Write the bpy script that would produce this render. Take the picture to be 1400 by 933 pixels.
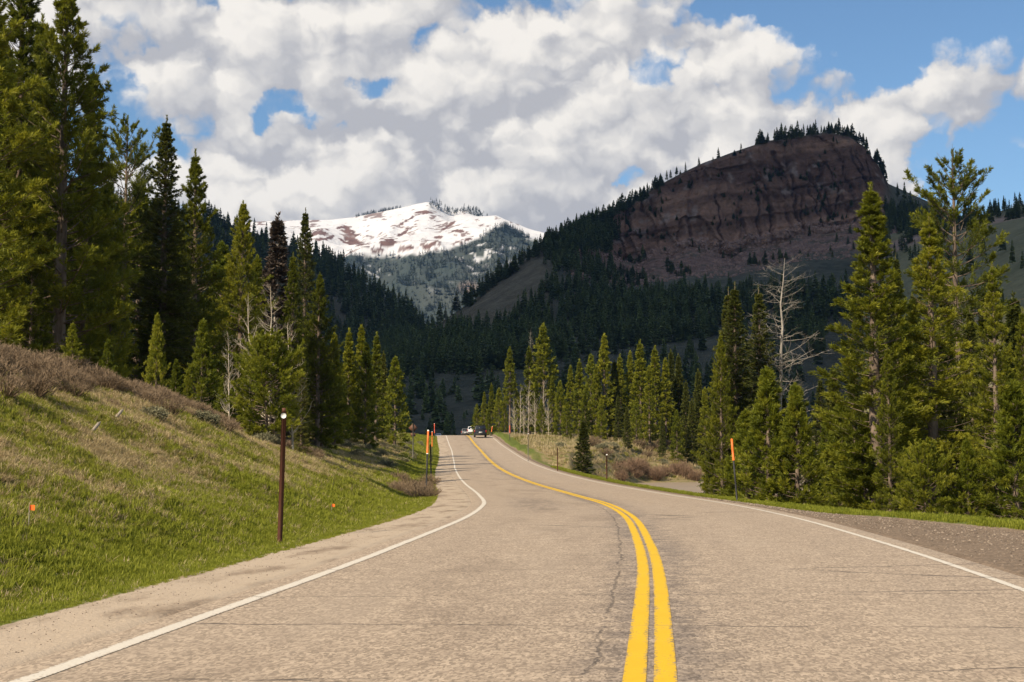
import bpy, math, random
import numpy as np
from mathutils import Vector

scene = bpy.context.scene
for o in list(bpy.data.objects):
    bpy.data.objects.remove(o)

# ------------------------------------------------------------------ camera
W0, H0, FPX = 1400.0, 933.0, 1944.4
CX, CY, CAM_Z = 700.0, 466.5, 1.284
PITCH = math.atan((626.0 - CY) / FPX)
cam_data = bpy.data.cameras.new("camera")
cam_data.sensor_width = 36.0
cam_data.lens = 50.0
cam_data.clip_start = 0.1
cam_data.clip_end = 30000.0
cam = bpy.data.objects.new("camera", cam_data)
cam.location = (0, 0, CAM_Z)
cam.rotation_euler = (math.radians(90) + PITCH, 0, 0)
scene.collection.objects.link(cam)
scene.camera = cam

# ------------------------------------------------------------------ light
SUN_EL = math.radians(40)
SUN_BACK = math.radians(50)           # how far the sun stands behind the left hand
SUN_H = (-math.cos(SUN_BACK), -math.sin(SUN_BACK))
SUN_DIR = Vector((SUN_H[0] * math.cos(SUN_EL), SUN_H[1] * math.cos(SUN_EL), math.sin(SUN_EL)))
sun_data = bpy.data.lights.new("sun", 'SUN')
sun_data.energy = 5.0
sun_data.angle = math.radians(0.5)
sun_data.color = (1.0, 0.87, 0.68)
sun = bpy.data.objects.new("sun", sun_data)
sun.rotation_euler = SUN_DIR.to_track_quat('Z', 'Y').to_euler()
sun.location = (-40, -20, 60)
scene.collection.objects.link(sun)

scene.view_settings.view_transform = 'Standard'
scene.view_settings.look = 'None'
scene.view_settings.exposure = 0.42
scene.view_settings.gamma = 1.0
scene.view_settings.use_curve_mapping = False
cyc = scene.cycles
cyc.max_bounces = 6
cyc.diffuse_bounces = 3
cyc.glossy_bounces = 2
cyc.transmission_bounces = 3
cyc.transparent_max_bounces = 6
cyc.volume_bounces = 0
cyc.caustics_reflective = False
cyc.caustics_refractive = False
cyc.use_denoising = True
scene.render.use_persistent_data = False


# ------------------------------------------------------------------ node helpers
def nd(nt, typ, ins=None, **props):
    n = nt.nodes.new(typ)
    for k, v in props.items():
        setattr(n, k, v)
    for k, v in (ins or {}).items():
        s = n.inputs[k]
        if isinstance(v, bpy.types.NodeSocket):
            nt.links.new(v, s)
        else:
            s.default_value = v
    return n


def ma(nt, op, a, b=0.0, clamp=False, c=None):
    ins = {0: a, 1: b}
    if c is not None:
        ins[2] = c
    return nd(nt, 'ShaderNodeMath', ins, operation=op, use_clamp=clamp).outputs[0]


def mixc(nt, f, a, b, blend='MIX'):
    n = nd(nt, 'ShaderNodeMix', {0: f, 6: a, 7: b}, data_type='RGBA', blend_type=blend)
    return n.outputs[2]


def sstep(nt, x, lo, hi, a=0.0, b=1.0):
    return nd(nt, 'ShaderNodeMapRange', {0: x, 1: lo, 2: hi, 3: a, 4: b}, interpolation_type='SMOOTHSTEP').outputs[0]


def noise(nt, vec, scale, detail=4.0, rough=0.5, dist=0.0, dims='3D'):
    return nd(nt, 'ShaderNodeTexNoise', {'Vector': vec, 'Scale': scale, 'Detail': detail, 'Roughness': rough,
                                         'Distortion': dist}, noise_dimensions=dims).outputs[0]


def vmath(nt, op, a, b=(0, 0, 0)):
    n = nd(nt, 'ShaderNodeVectorMath', {0: a, 1: b}, operation=op)
    return n.outputs['Value'] if op in ('LENGTH', 'DISTANCE', 'DOT_PRODUCT') else n.outputs[0]


def rgb(c):
    return (c[0], c[1], c[2], 1.0)


def new_mat(name):
    m = bpy.data.materials.new(name)
    m.use_nodes = True
    m.node_tree.nodes.clear()
    return m, m.node_tree


def finish(nt, shader, disp=None):
    out = nd(nt, 'ShaderNodeOutputMaterial', {'Surface': shader})
    return out


def principled(nt, color, rough=0.8, normal=None, spec=0.3, metal=0.0):
    ins = {'Base Color': color, 'Roughness': rough, 'Specular IOR Level': spec, 'Metallic': metal}
    if normal is not None:
        ins['Normal'] = normal
    return nd(nt, 'ShaderNodeBsdfPrincipled', ins).outputs[0]


# ------------------------------------------------------------------ world: Nishita sky with cumulus
def build_world():
    w = bpy.data.worlds.new("World")
    scene.world = w
    w.use_nodes = True
    nt = w.node_tree
    nt.nodes.clear()
    sky = nd(nt, 'ShaderNodeTexSky', sky_type='NISHITA', sun_disc=False)
    sky.sun_elevation = SUN_EL
    sky.sun_rotation = math.atan2(SUN_H[0], SUN_H[1])
    sky.altitude = 600
    sky.air_density = 1.0
    sky.dust_density = 0.2
    sky.ozone_density = 1.2
    bg_sky = nd(nt, 'ShaderNodeBackground', {'Color': mixc(nt, 1.0, sky.outputs[0], rgb((0.88, 1.06, 1.16)), 'MULTIPLY'), 'Strength': 0.080})

    tc = nd(nt, 'ShaderNodeTexCoord')
    d = vmath(nt, 'NORMALIZE', tc.outputs['Generated'])
    sep = nd(nt, 'ShaderNodeSeparateXYZ', {0: d})
    az = ma(nt, 'ARCTAN2', sep.outputs[0], sep.outputs[1])
    el = ma(nt, 'ARCSINE', sep.outputs[2])
    AE0 = nd(nt, 'ShaderNodeCombineXYZ', {0: az, 1: el, 2: 0.0}).outputs[0]
    wrp = nd(nt, 'ShaderNodeTexNoise', {'Vector': AE0, 'Scale': 24.0, 'Detail': 5.0, 'Roughness': 0.6}, noise_dimensions='2D').outputs[1]
    wv = vmath(nt, 'SUBTRACT', wrp, (0.5, 0.5, 0.5))
    AE = vmath(nt, 'ADD', AE0, vmath(nt, 'MULTIPLY', wv, (0.060, 0.048, 0)))
    P = vmath(nt, 'MULTIPLY', vmath(nt, 'ADD', AE0, vmath(nt, 'MULTIPLY', wv, (0.030, 0.026, 0))), (1.0, 1.35, 1.0))

    def big(vec, det):
        return noise(nt, vec, 8.0, det, 0.5, dims='2D')

    def puff(vec, scale, det=1.0):
        """heaped domes with creases between them"""
        v = nd(nt, 'ShaderNodeTexVoronoi', {'Vector': vec, 'Scale': scale, 'Detail': det, 'Roughness': 0.5, 'Lacunarity': 2.3},
               feature='F1', voronoi_dimensions='2D').outputs['Distance']
        return ma(nt, 'SUBTRACT', 0.5, ma(nt, 'MULTIPLY', v, v))

    b0 = big(P, 8.0)
    b1 = big(vmath(nt, 'ADD', P, (-0.020, 0.048, 0.0)), 4.0)
    p0 = puff(P, 14.0, 2.3)
    p1 = puff(vmath(nt, 'ADD', P, (-0.009, 0.017, 0.0)), 14.0, 2.3)

    # cloud masses and gaps as they stand in the sky (azimuth, elevation)
    def blob(u, v_, ru, rv, amp, soft=0.0):
        a0 = math.atan((u - 700) / FPX)
        e0 = math.atan((626 - v_) / FPX)
        dv = vmath(nt, 'MULTIPLY', vmath(nt, 'SUBTRACT', AE, (a0, e0, 0)), (FPX / ru, FPX / rv, 0))
        r = vmath(nt, 'LENGTH', dv)
        return ma(nt, 'MULTIPLY', sstep(nt, r, 1.0, soft), amp)

    cover = None
    for b in [
        (520, 130, 780, 350, 0.62), (880, 170, 520, 270, 0.44), (1130, 215, 240, 190, 0.26), (1390, 165, 260, 140, 0.60),
        (1235, 270, 160, 90, 0.36), (640, 300, 640, 190, 0.80), (1060, 230, 300, 140, 0.24), (250, 10, 460, 120, 0.20), (430, 210, 320, 140, 0.20), (760, 60, 340, 150, 0.18),
        (1300, 20, 330, 150, -0.66), (1060, -5, 190, 55, -0.46), (1200, 75, 130, 66, -0.36),
        (372, 150, 78, 46, -0.66), (590, 48, 120, 64, -0.66), (512, 108, 84, 48, -0.70), (290, 110, 130, 90, 0.30),
        (160, 130, 70, 46, -0.46), (185, 210, 120, 70, -0.56), (330, 282, 220, 44, -0.50), (885, 90, 90, 46, -0.66),
        (866, 240, 76, 44, -0.80), (1275, 215, 50, 90, -0.34), (1355, 268, 130, 64, -0.56), (160, 45, 80, 36, -0.50),
    ]:
        x = blob(*b)
        cover = x if cover is None else ma(nt, 'ADD', cover, x)
    dens = ma(nt, 'ADD', ma(nt, 'MULTIPLY', ma(nt, 'SUBTRACT', b0, 0.5), 1.5), ma(nt, 'MULTIPLY', ma(nt, 'SUBTRACT', p0, 0.38), 0.50))
    dens = ma(nt, 'ADD', ma(nt, 'ADD', dens, cover), 0.60)
    alpha = sstep(nt, dens, 0.36, 0.70)
    # self shading: a heap is bright where the cloud thins out towards the sun, grey where more cloud stands there
    lit = ma(nt, 'ADD', ma(nt, 'MULTIPLY', ma(nt, 'SUBTRACT', b0, b1), 1.6), ma(nt, 'MULTIPLY', ma(nt, 'SUBTRACT', p0, p1), 1.15))
    lit = ma(nt, 'ADD', lit, ma(nt, 'MULTIPLY', ma(nt, 'SUBTRACT', p0, 0.38), 0.45))
    lit = ma(nt, 'ADD', lit, 0.64)
    lowf = noise(nt, vmath(nt, 'MULTIPLY', AE0, (1.0, 2.6, 1.0)), 5.0, 2.0, 0.5, dims='2D')
    under = None
    for b in [(470, 262, 460, 70, 0.14), (820, 255, 360, 80, 0.16), (190, 5, 320, 70, 0.16), (1130, 265, 190, 70, 0.14), (1390, 225, 160, 55, 0.14)]:
        x = blob(*b)
        under = x if under is None else ma(nt, 'ADD', under, x)
    lit = ma(nt, 'SUBTRACT', lit, ma(nt, 'MULTIPLY', under, sstep(nt, lowf, 0.30, 0.62, 0.35, 1.0)))
    lit = ma(nt, 'SUBTRACT', lit, sstep(nt, lowf, 0.45, 0.72, 0.0, 0.10))
    lit = nd(nt, 'ShaderNodeMapRange', {0: lit, 1: -0.35, 2: 1.10, 3: 0.0, 4: 1.0}).outputs[0]
    ramp = nd(nt, 'ShaderNodeValToRGB', {0: lit})
    cr = ramp.color_ramp
    cr.interpolation = 'B_SPLINE'
    cr.elements[0].position = 0.0
    cr.elements[0].color = (0.40, 0.40, 0.425, 1)
    cr.elements[1].position = 1.0
    cr.elements[1].color = (0.84, 0.795, 0.73, 1)
    e = cr.elements.new(0.35)
    e.color = (0.53, 0.52, 0.52, 1)
    e = cr.elements.new(0.65)
    e.color = (0.66, 0.635, 0.605, 1)
    bg_cloud = nd(nt, 'ShaderNodeBackground', {'Color': ramp.outputs[0], 'Strength': 0.93})
    mx = nd(nt, 'ShaderNodeMixShader', {0: alpha, 1: bg_sky.outputs[0], 2: bg_cloud.outputs[0]})
    nd(nt, 'ShaderNodeOutputWorld', {'Surface': mx.outputs[0]})
    w.cycles.sampling_method = 'MANUAL'
    w.cycles.sample_map_resolution = 1024


build_world()

# ------------------------------------------------------------------ pixel <-> world helpers
FWD = np.array([0, math.cos(PITCH), math.sin(PITCH)])
UPV = np.array([0, -math.sin(PITCH), math.cos(PITCH)])


def pix(u, v, D):
    """world point on the ray of photo pixel (u, v) at ground distance D (metres along +Y)"""
    u = np.asarray(u, float)
    v = np.asarray(v, float)
    D = np.asarray(D, float)
    a = (u - CX) / FPX
    b = (CY - v) / FPX
    dy = FWD[1] + b * UPV[1]
    dz = FWD[2] + b * UPV[2]
    k = D / dy
    return np.stack([a * k, D + 0 * k, CAM_Z + dz * k], -1)


def project(P):
    q = np.asarray(P, float) - np.array([0, 0, CAM_Z])
    dep = q @ FWD
    return CX + FPX * q[..., 0] / dep, CY - FPX * (q @ UPV) / dep


# ------------------------------------------------------------------ numpy noise
def _hash(ix, iy, seed):
    h = (ix.astype(np.int64) * 374761393 + iy.astype(np.int64) * 668265263 + seed * 974634777) & 0xFFFFFFFF
    h = ((h ^ (h >> 13)) * 1274126177) & 0xFFFFFFFF
    return ((h ^ (h >> 16)) & 0xFFFFFF) / float(0xFFFFFF)


def vnoise(x, y, seed=0):
    x = np.asarray(x, float)
    y = np.asarray(y, float)
    ix, iy = np.floor(x), np.floor(y)
    fx, fy = x - ix, y - iy
    fx = fx * fx * (3 - 2 * fx)
    fy = fy * fy * (3 - 2 * fy)
    ix = ix.astype(np.int64)
    iy = iy.astype(np.int64)
    a = _hash(ix, iy, seed)
    b = _hash(ix + 1, iy, seed)
    c = _hash(ix, iy + 1, seed)
    d = _hash(ix + 1, iy + 1, seed)
    return (a * (1 - fx) + b * fx) * (1 - fy) + (c * (1 - fx) + d * fx) * fy


def fbm(x, y, seed=0, octs=4, gain=0.5):
    s = 0.0
    amp = 1.0
    tot = 0.0
    for i in range(octs):
        s = s + amp * vnoise(x * 2 ** i + 17.3 * i, y * 2 ** i - 9.1 * i, seed + i)
        tot += amp
        amp *= gain
    return s / tot


def ridged(x, y, seed=0, octs=3):
    s = 0.0
    amp = 1.0
    tot = 0.0
    for i in range(octs):
        s = s + amp * (1 - np.abs(2 * vnoise(x * 2 ** i, y * 2 ** i, seed + i) - 1))
        tot += amp
        amp *= 0.5
    return s / tot


def sm(x, a, b):
    t = np.clip((np.asarray(x, float) - a) / (b - a), 0, 1)
    return t * t * (3 - 2 * t)


def spline_table(pts, n=4000):
    """monotone-ish Catmull-Rom table"""
    p = np.array(pts, float)
    x, y = p[:, 0], p[:, 1]
    m = np.zeros(len(x))
    dx = np.diff(x)
    dl = np.diff(y) / dx
    m[1:-1] = (dl[:-1] * dx[1:] + dl[1:] * dx[:-1]) / (dx[:-1] + dx[1:])
    m[0], m[-1] = dl[0], dl[-1]
    X = np.linspace(x[0], x[-1], n)
    k = np.clip(np.searchsorted(x, X) - 1, 0, len(x) - 2)
    h = dx[k]
    t = (X - x[k]) / h
    Y = ((2 * t ** 3 - 3 * t ** 2 + 1) * y[k] + (t ** 3 - 2 * t ** 2 + t) * h * m[k] +
         (-2 * t ** 3 + 3 * t ** 2) * y[k + 1] + (t ** 3 - t ** 2) * h * m[k + 1])
    return X, Y


# ------------------------------------------------------------------ object helpers
def link(o, parent=None):
    scene.collection.objects.link(o)
    if parent is not None:
        o.parent = parent
    return o


def tag(o, label=None, cat=None, group=None, kind=None):
    if label:
        o['label'] = label
    if cat:
        o['category'] = cat
    if group:
        o['group'] = group
    if kind:
        o['kind'] = kind
    return o


def mesh_np(name, verts, faces, mats=None, smooth=False, uv=None, attrs=None, matidx=None):
    """faces: (n,3) or (n,4) int array, or a list of such arrays"""
    me = bpy.data.meshes.new(name)
    verts = np.asarray(verts, np.float32)
    if not isinstance(faces, list):
        faces = [faces]
    faces = [np.asarray(f, np.int32) for f in faces if len(f)]
    nl = sum(f.size for f in faces)
    nf = sum(len(f) for f in faces)
    me.vertices.add(len(verts))
    me.vertices.foreach_set("co", verts.ravel())
    me.loops.add(nl)
    me.polygons.add(nf)
    loops = np.concatenate([f.ravel() for f in faces])
    me.loops.foreach_set("vertex_index", loops)
    tot = np.concatenate([np.full(len(f), f.shape[1], np.int32) for f in faces])
    start = np.concatenate([[0], np.cumsum(tot)[:-1]]).astype(np.int32)
    me.polygons.foreach_set("loop_start", start)
    me.polygons.foreach_set("loop_total", tot)
    if smooth:
        me.polygons.foreach_set("use_smooth", np.ones(nf, bool))
    if matidx is not None:
        me.polygons.foreach_set("material_index", np.asarray(matidx, np.int32))
    me.update(calc_edges=True)
    if uv is not None:
        l = me.uv_layers.new(name="UVMap")
        l.data.foreach_set("uv", np.asarray(uv, np.float32)[loops].ravel())
    for an, (dom, typ, data) in (attrs or {}).items():
        a = me.attributes.new(an, typ, dom)
        key = {'FLOAT': 'value', 'INT': 'value', 'FLOAT_COLOR': 'color', 'FLOAT_VECTOR': 'vector'}[typ]
        a.data.foreach_set(key, np.asarray(data, np.int32 if typ == 'INT' else np.float32).ravel())
    for m in (mats or []):
        me.materials.append(m)
    return me


def grid_faces(nr, nc):
    i = np.arange((nr - 1) * (nc - 1))
    r, c = i // (nc - 1), i % (nc - 1)
    a = r * nc + c
    return np.stack([a, a + 1, a + nc + 1, a + nc], 1)


def tube_np(path, radii, sides=6, cap=True):
    path = np.asarray(path, float)
    n = len(path)
    radii = np.broadcast_to(np.asarray(radii, float), (n,))
    tan = np.gradient(path, axis=0)
    tan /= np.linalg.norm(tan, axis=1, keepdims=True) + 1e-9
    ref = np.where(np.abs(tan[:, 2:3]) > 0.9, np.array([[1.0, 0, 0]]), np.array([[0, 0, 1.0]]))
    a = np.cross(tan, ref)
    a /= np.linalg.norm(a, axis=1, keepdims=True) + 1e-9
    b = np.cross(tan, a)
    th = np.arange(sides) * 2 * np.pi / sides
    V = path[:, None, :] + radii[:, None, None] * (np.cos(th)[None, :, None] * a[:, None, :] + np.sin(th)[None, :, None] * b[:, None, :])
    V = V.reshape(-1, 3)
    F = []
    r = np.repeat(np.arange(n - 1), sides)
    c = np.tile(np.arange(sides), n - 1)
    c2 = (c + 1) % sides
    F = np.stack([r * sides + c, r * sides + c2, (r + 1) * sides + c2, (r + 1) * sides + c], 1)
    return V, F


class Geo:
    """collects triangles and quads into one mesh"""
    def __init__(self):
        self.v, self.t, self.q, self.n = [], [], [], 0

    def add(self, V, F):
        V = np.asarray(V, float)
        F = np.asarray(F, int)
        (self.t if F.shape[1] == 3 else self.q).append(F + self.n)
        self.v.append(V)
        self.n += len(V)

    def tube(self, path, radii, sides=6):
        V, F = tube_np(path, radii, sides)
        self.add(V, F)
        return self

    def capped(self, path, radii, sides=10):
        V, F = tube_np(path, radii, sides)
        n0 = self.n
        self.add(V, F)
        for ring, p in ((0, path[0]), (len(path) - 1, path[-1])):
            idx = np.arange(sides)
            tri = np.stack([np.full(sides, len(V)), idx + ring * sides, (idx + 1) % sides + ring * sides], 1)
            self.t.append(np.where(tri == len(V), self.n, tri + n0))
            self.v.append(np.array([p], float))
            self.n += 1
        return self

    def box(self, lo, hi, bev=0.0):
        x0, y0, z0 = lo
        x1, y1, z1 = hi
        V = np.array([[x, y, z] for z in (z0, z1) for y in (y0, y1) for x in (x0, x1)], float)
        F = np.array([[0, 2, 3, 1], [4, 5, 7, 6], [0, 1, 5, 4], [2, 6, 7, 3], [0, 4, 6, 2], [1, 3, 7, 5]])
        self.add(V, F)
        return self

    def mesh(self, name, mats, smooth=False):
        fs = []
        if self.t:
            fs.append(np.concatenate(self.t))
        if self.q:
            fs.append(np.concatenate(self.q))
        return mesh_np(name, np.concatenate(self.v), fs, mats, smooth)

    def obj(self, name, mats, parent=None, smooth=False):
        return link(bpy.data.objects.new(name, self.mesh(name, mats, smooth)), parent)


def empty(name, loc, rz=0.0, scale=1.0):
    e = bpy.data.objects.new(name, None)
    e.empty_display_size = 0.3
    e.location = loc
    e.rotation_euler = (0, 0, rz)
    e.scale = (scale, scale, scale) if np.isscalar(scale) else scale
    return link(e)


proto_coll = bpy.data.collections.new("scatter_sources")


def gn_scatter(name, pts, rot, scl, idx, protos, kind='stuff'):
    """one uncountable mass: instances of small shared meshes on points"""
    pts = np.asarray(pts, np.float32)
    n = len(pts)
    rot = np.asarray(rot, np.float32)
    if rot.ndim == 1:
        rot = np.stack([np.zeros(n), np.zeros(n), rot], 1)
    scl = np.asarray(scl, np.float32)
    if scl.ndim == 1:
        scl = np.repeat(scl[:, None], 3, 1)
    me = bpy.data.meshes.new(name)
    me.vertices.add(n)
    me.vertices.foreach_set("co", pts.ravel())
    for an, typ, data, key in (("rot", 'FLOAT_VECTOR', rot, 'vector'), ("scl", 'FLOAT_VECTOR', scl, 'vector'), ("idx", 'INT', idx, 'value')):
        a = me.attributes.new(an, typ, 'POINT')
        a.data.foreach_set(key, np.asarray(data, np.int32 if typ == 'INT' else np.float32).ravel())
    coll = bpy.data.collections.new(name + "_sources")
    for i, m in enumerate(protos):
        po = bpy.data.objects.new("%s_source_%02d" % (name, i), m)
        coll.objects.link(po)
        if not me.materials:
            for mm in m.materials:
                me.materials.append(mm)
    ng = bpy.data.node_groups.new(name + "_scatter", 'GeometryNodeTree')
    ng.interface.new_socket("Geometry", in_out='INPUT', socket_type='NodeSocketGeometry')
    ng.interface.new_socket("Geometry", in_out='OUTPUT', socket_type='NodeSocketGeometry')
    gi = ng.nodes.new('NodeGroupInput')
    go = ng.nodes.new('NodeGroupOutput')
    ci = ng.nodes.new('GeometryNodeCollectionInfo')
    ci.inputs['Collection'].default_value = coll
    ci.inputs['Separate Children'].default_value = True
    ci.inputs['Reset Children'].default_value = True

    def attr(an, typ):
        a = ng.nodes.new('GeometryNodeInputNamedAttribute')
        a.data_type = typ
        a.inputs['Name'].default_value = an
        return a.outputs[0]
    ip = ng.nodes.new('GeometryNodeInstanceOnPoints')
    ng.links.new(gi.outputs[0], ip.inputs['Points'])
    ng.links.new(ci.outputs[0], ip.inputs['Instance'])
    ip.inputs['Pick Instance'].default_value = True
    ng.links.new(attr("idx", 'INT'), ip.inputs['Instance Index'])
    e2r = ng.nodes.new('FunctionNodeEulerToRotation')
    ng.links.new(attr("rot", 'FLOAT_VECTOR'), e2r.inputs[0])
    ng.links.new(e2r.outputs[0], ip.inputs['Rotation'])
    ng.links.new(attr("scl", 'FLOAT_VECTOR'), ip.inputs['Scale'])
    ng.links.new(ip.outputs[0], go.inputs[0])
    o = link(bpy.data.objects.new(name, me))
    md = o.modifiers.new("scatter", 'NODES')
    md.node_group = ng
    o['kind'] = kind
    return o


# ------------------------------------------------------------------ road line and terrain shape
RX, RXV = spline_table([(-80, -14.0), (-40, -5.2), (-10, -1.25), (0, -0.1), (8.2, 0.783), (11, 1.066), (13.2, 1.284), (17.3, 1.66),
                        (23.1, 2.09), (31.8, 2.60), (41.4, 2.77), (53, 2.38), (75.6, 1.09), (103.7, -0.45), (141, -2.15),
                        (177, -3.9), (218, -6.3), (260, -8.6), (330, -12.8), (430, -20.6), (600, -38)])
RZ, RZV = spline_table([(-80, 0), (0, 0), (25, 0), (41.4, -0.07), (53, -0.11), (75.6, -0.04), (103.7, 0.27), (141, 0.99),
                        (177, 2.2), (200, 3.2), (216, 4.05), (228, 4.62), (245, 5.08), (270, 5.5), (300, 5.9), (330, 6.25), (430, 7.05),
                        (470, 6.6), (520, 4.5), (600, 0)])


def xc(y):
    return np.interp(y, RX, RXV)


def zc(y):
    return np.interp(y, RZ, RZV)


def gravel_out(y):
    return np.interp(y, [-20, 5, 20, 27.3, 33.7, 35.7, 40, 48, 120, 430], [10, 9.6, 8.6, 7.5, 6.1, 5.1, 4.75, 4.55, 4.5, 4.6])


HH_Y = [-40, 0, 31, 44, 60, 85, 105, 130, 180, 215, 245, 430]
HH_V = [3.0, 3.2, 3.6, 3.45, 2.6, 2.05, 2.2, 2.9, 2.6, 0.9, 0.4, 0.3]


def ground_z(x, y):
    x = np.asarray(x, float)
    y = np.asarray(y, float)
    t = x - xc(y)
    zr = zc(y)
    # ---- left bank
    hh = np.interp(y, HH_Y, HH_V)
    l = -t
    rise = sm(l, 5.4, 15.5) * 0.55 + np.clip((l - 6.2) / 8.0, 0, 1) * 0.45
    left = zr - 0.05 - 0.16 * sm(l, 5.2, 6.0) * (1 - sm(l, 6.4, 8.0)) + hh * rise + 0.085 * np.clip(l - 14, 0, 45)
    bumps = (fbm(x / 3.1, y / 3.1, 3, 4) - 0.5) * 0.55 + (fbm(x / 0.7, y / 0.7, 9, 3) - 0.5) * 0.14
    left = left + bumps * sm(l, 5.3, 8.0)
    left = left - 22 * sm(l, 110, 150)
    # ---- right side
    ge = gravel_out(y)
    edge = ge + np.interp(y, [36, 48], [1.3, 0.55])
    low = np.interp(y, [0, 46, 62], [-1.05, -1.1, -1.55])
    A = np.maximum(zr - 0.05 - np.interp(y, [40, 52], [0.33, 0.5]) * np.clip(t - edge, 0, None), low)
    A = A + 0.15 * sm(t, 30, 90)
    ytoe = np.interp(x, [6, 9, 16, 26, 45, 80, 160], [142, 156, 174, 178, 192, 215, 240])
    slope = np.interp(x, [8, 16, 22, 28, 45, 90], [0.40, 0.27, 0.17, 0.085, 0.06, 0.05])
    B = np.minimum(-1.75 + np.clip(y - ytoe, 0, None) * slope, zr + 0.35)
    B = B + (fbm(x / 5.0, y / 5.0, 21, 4) - 0.5) * 1.1 * sm(y - ytoe, 2, 12)
    bed = sm(y, 108, 116) * (1 - sm(y - ytoe, -4, 1)) * sm(t, 8.5, 11)
    A = A - bed * 0.9
    right = np.where(y > ytoe - 2, np.maximum(np.where(t < 11, A, -2.3), B), A)
    right = right + ((fbm(x / 2.7, y / 2.7, 5, 4) - 0.5) * 0.3) * sm(t - edge, 0.0, 2.0)
    right = right - 14 * sm(t, 130, 175)
    z = np.where(t < 0, left, right)
    # road bed
    bed2 = np.where(t < 0, sm(l, 3.9, 4.05), sm(t, 4.0, 4.15))
    flat = zr - 0.06
    nearroad = np.where(t < 0, 1 - sm(l, 5.0, 5.5), 1 - sm(t, ge - 0.2, ge + 0.3))
    shoulder = zr - 0.012 - 0.035 * np.clip(np.abs(t) - 4.0, 0, 3) + (fbm(x / 0.35, y / 0.5, 31, 3) - 0.5) * 0.03 * sm(np.abs(t), 4.1, 4.6)
    z = z * (1 - nearroad) + np.where(np.abs(t) < 4.15, flat * (1 - bed2) + shoulder * bed2, shoulder) * nearroad
    z = z - 25 * sm(y, 455, 520)
    return z


def gz(x, y):
    return float(ground_z(np.array([x]), np.array([y]))[0])


# ------------------------------------------------------------------ ground materials
def mat_ground():
    m, nt = new_mat("bank_soil_grass")
    geo = nd(nt, 'ShaderNodeNewGeometry')
    pos = geo.outputs['Position']
    at = nd(nt, 'ShaderNodeAttribute', attribute_name='zone', attribute_type='GEOMETRY')
    sep = nd(nt, 'ShaderNodeSeparateColor', {0: at.outputs['Color']})
    grav, lush, dry = sep.outputs[0], sep.outputs[1], sep.outputs[2]
    n_big = noise(nt, pos, 0.35, 5, 0.6)
    n_mid = noise(nt, pos, 2.2, 5, 0.6)
    n_fine = noise(nt, pos, 22.0, 4, 0.65)
    n_peb = nd(nt, 'ShaderNodeTexVoronoi', {'Vector': pos, 'Scale': 26.0}).outputs['Color']
    pebv = nd(nt, 'ShaderNodeSeparateColor', {0: n_peb}).outputs[0]
    straw = mixc(nt, n_fine, rgb((0.15, 0.105, 0.05)), rgb((0.40, 0.31, 0.17)))
    soil = mixc(nt, n_fine, rgb((0.07, 0.048, 0.028)), rgb((0.19, 0.135, 0.085)))
    green = mixc(nt, n_fine, rgb((0.06, 0.085, 0.014)), rgb((0.17, 0.19, 0.04)))
    f_dry = ma(nt, 'ADD', ma(nt, 'MULTIPLY', ma(nt, 'SUBTRACT', n_mid, 0.5), 1.6), dry)
    base = mixc(nt, sstep(nt, f_dry, 0.25, 0.75), green, straw)
    f_soil = ma(nt, 'MULTIPLY', sstep(nt, n_big, 0.55, 0.75), 0.5)
    base = mixc(nt, f_soil, base, soil)
    f_l = ma(nt, 'ADD', lush, ma(nt, 'MULTIPLY', ma(nt, 'SUBTRACT', n_mid, 0.5), 0.9))
    base = mixc(nt, sstep(nt, f_l, 0.35, 0.75), base, green)
    # gravel and blown sand
    grey = mixc(nt, pebv, rgb((0.080, 0.057, 0.040)), rgb((0.26, 0.185, 0.125)))
    sand = mixc(nt, n_fine, rgb((0.40, 0.315, 0.23)), rgb((0.52, 0.42, 0.315)))
    side = sep.outputs[2]
    stretch = vmath(nt, 'MULTIPLY', pos, (1.0, 0.35, 1.0))
    f_sand = sstep(nt, noise(nt, stretch, 1.3, 5, 0.6), 0.30, 0.52, 0.25, 1.0)
    f_sand = ma(nt, 'MULTIPLY', f_sand, ma(nt, 'SUBTRACT', 1.0, ma(nt, 'MULTIPLY', side, 0.85)))
    gcol = mixc(nt, f_sand, grey, sand)
    f_g = ma(nt, 'ADD', grav, ma(nt, 'MULTIPLY', ma(nt, 'SUBTRACT', n_fine, 0.5), 0.5))
    base = mixc(nt, sstep(nt, f_g, 0.35, 0.6), base, gcol)
    hgt = ma(nt, 'ADD', ma(nt, 'MULTIPLY', n_fine, 0.5), ma(nt, 'MULTIPLY', pebv, 0.5))
    bump = nd(nt, 'ShaderNodeBump', {'Strength': 0.75, 'Distance': 0.05, 'Height': hgt}).outputs[0]
    finish(nt, principled(nt, base, 0.95, bump, 0.1))
    return m


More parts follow.
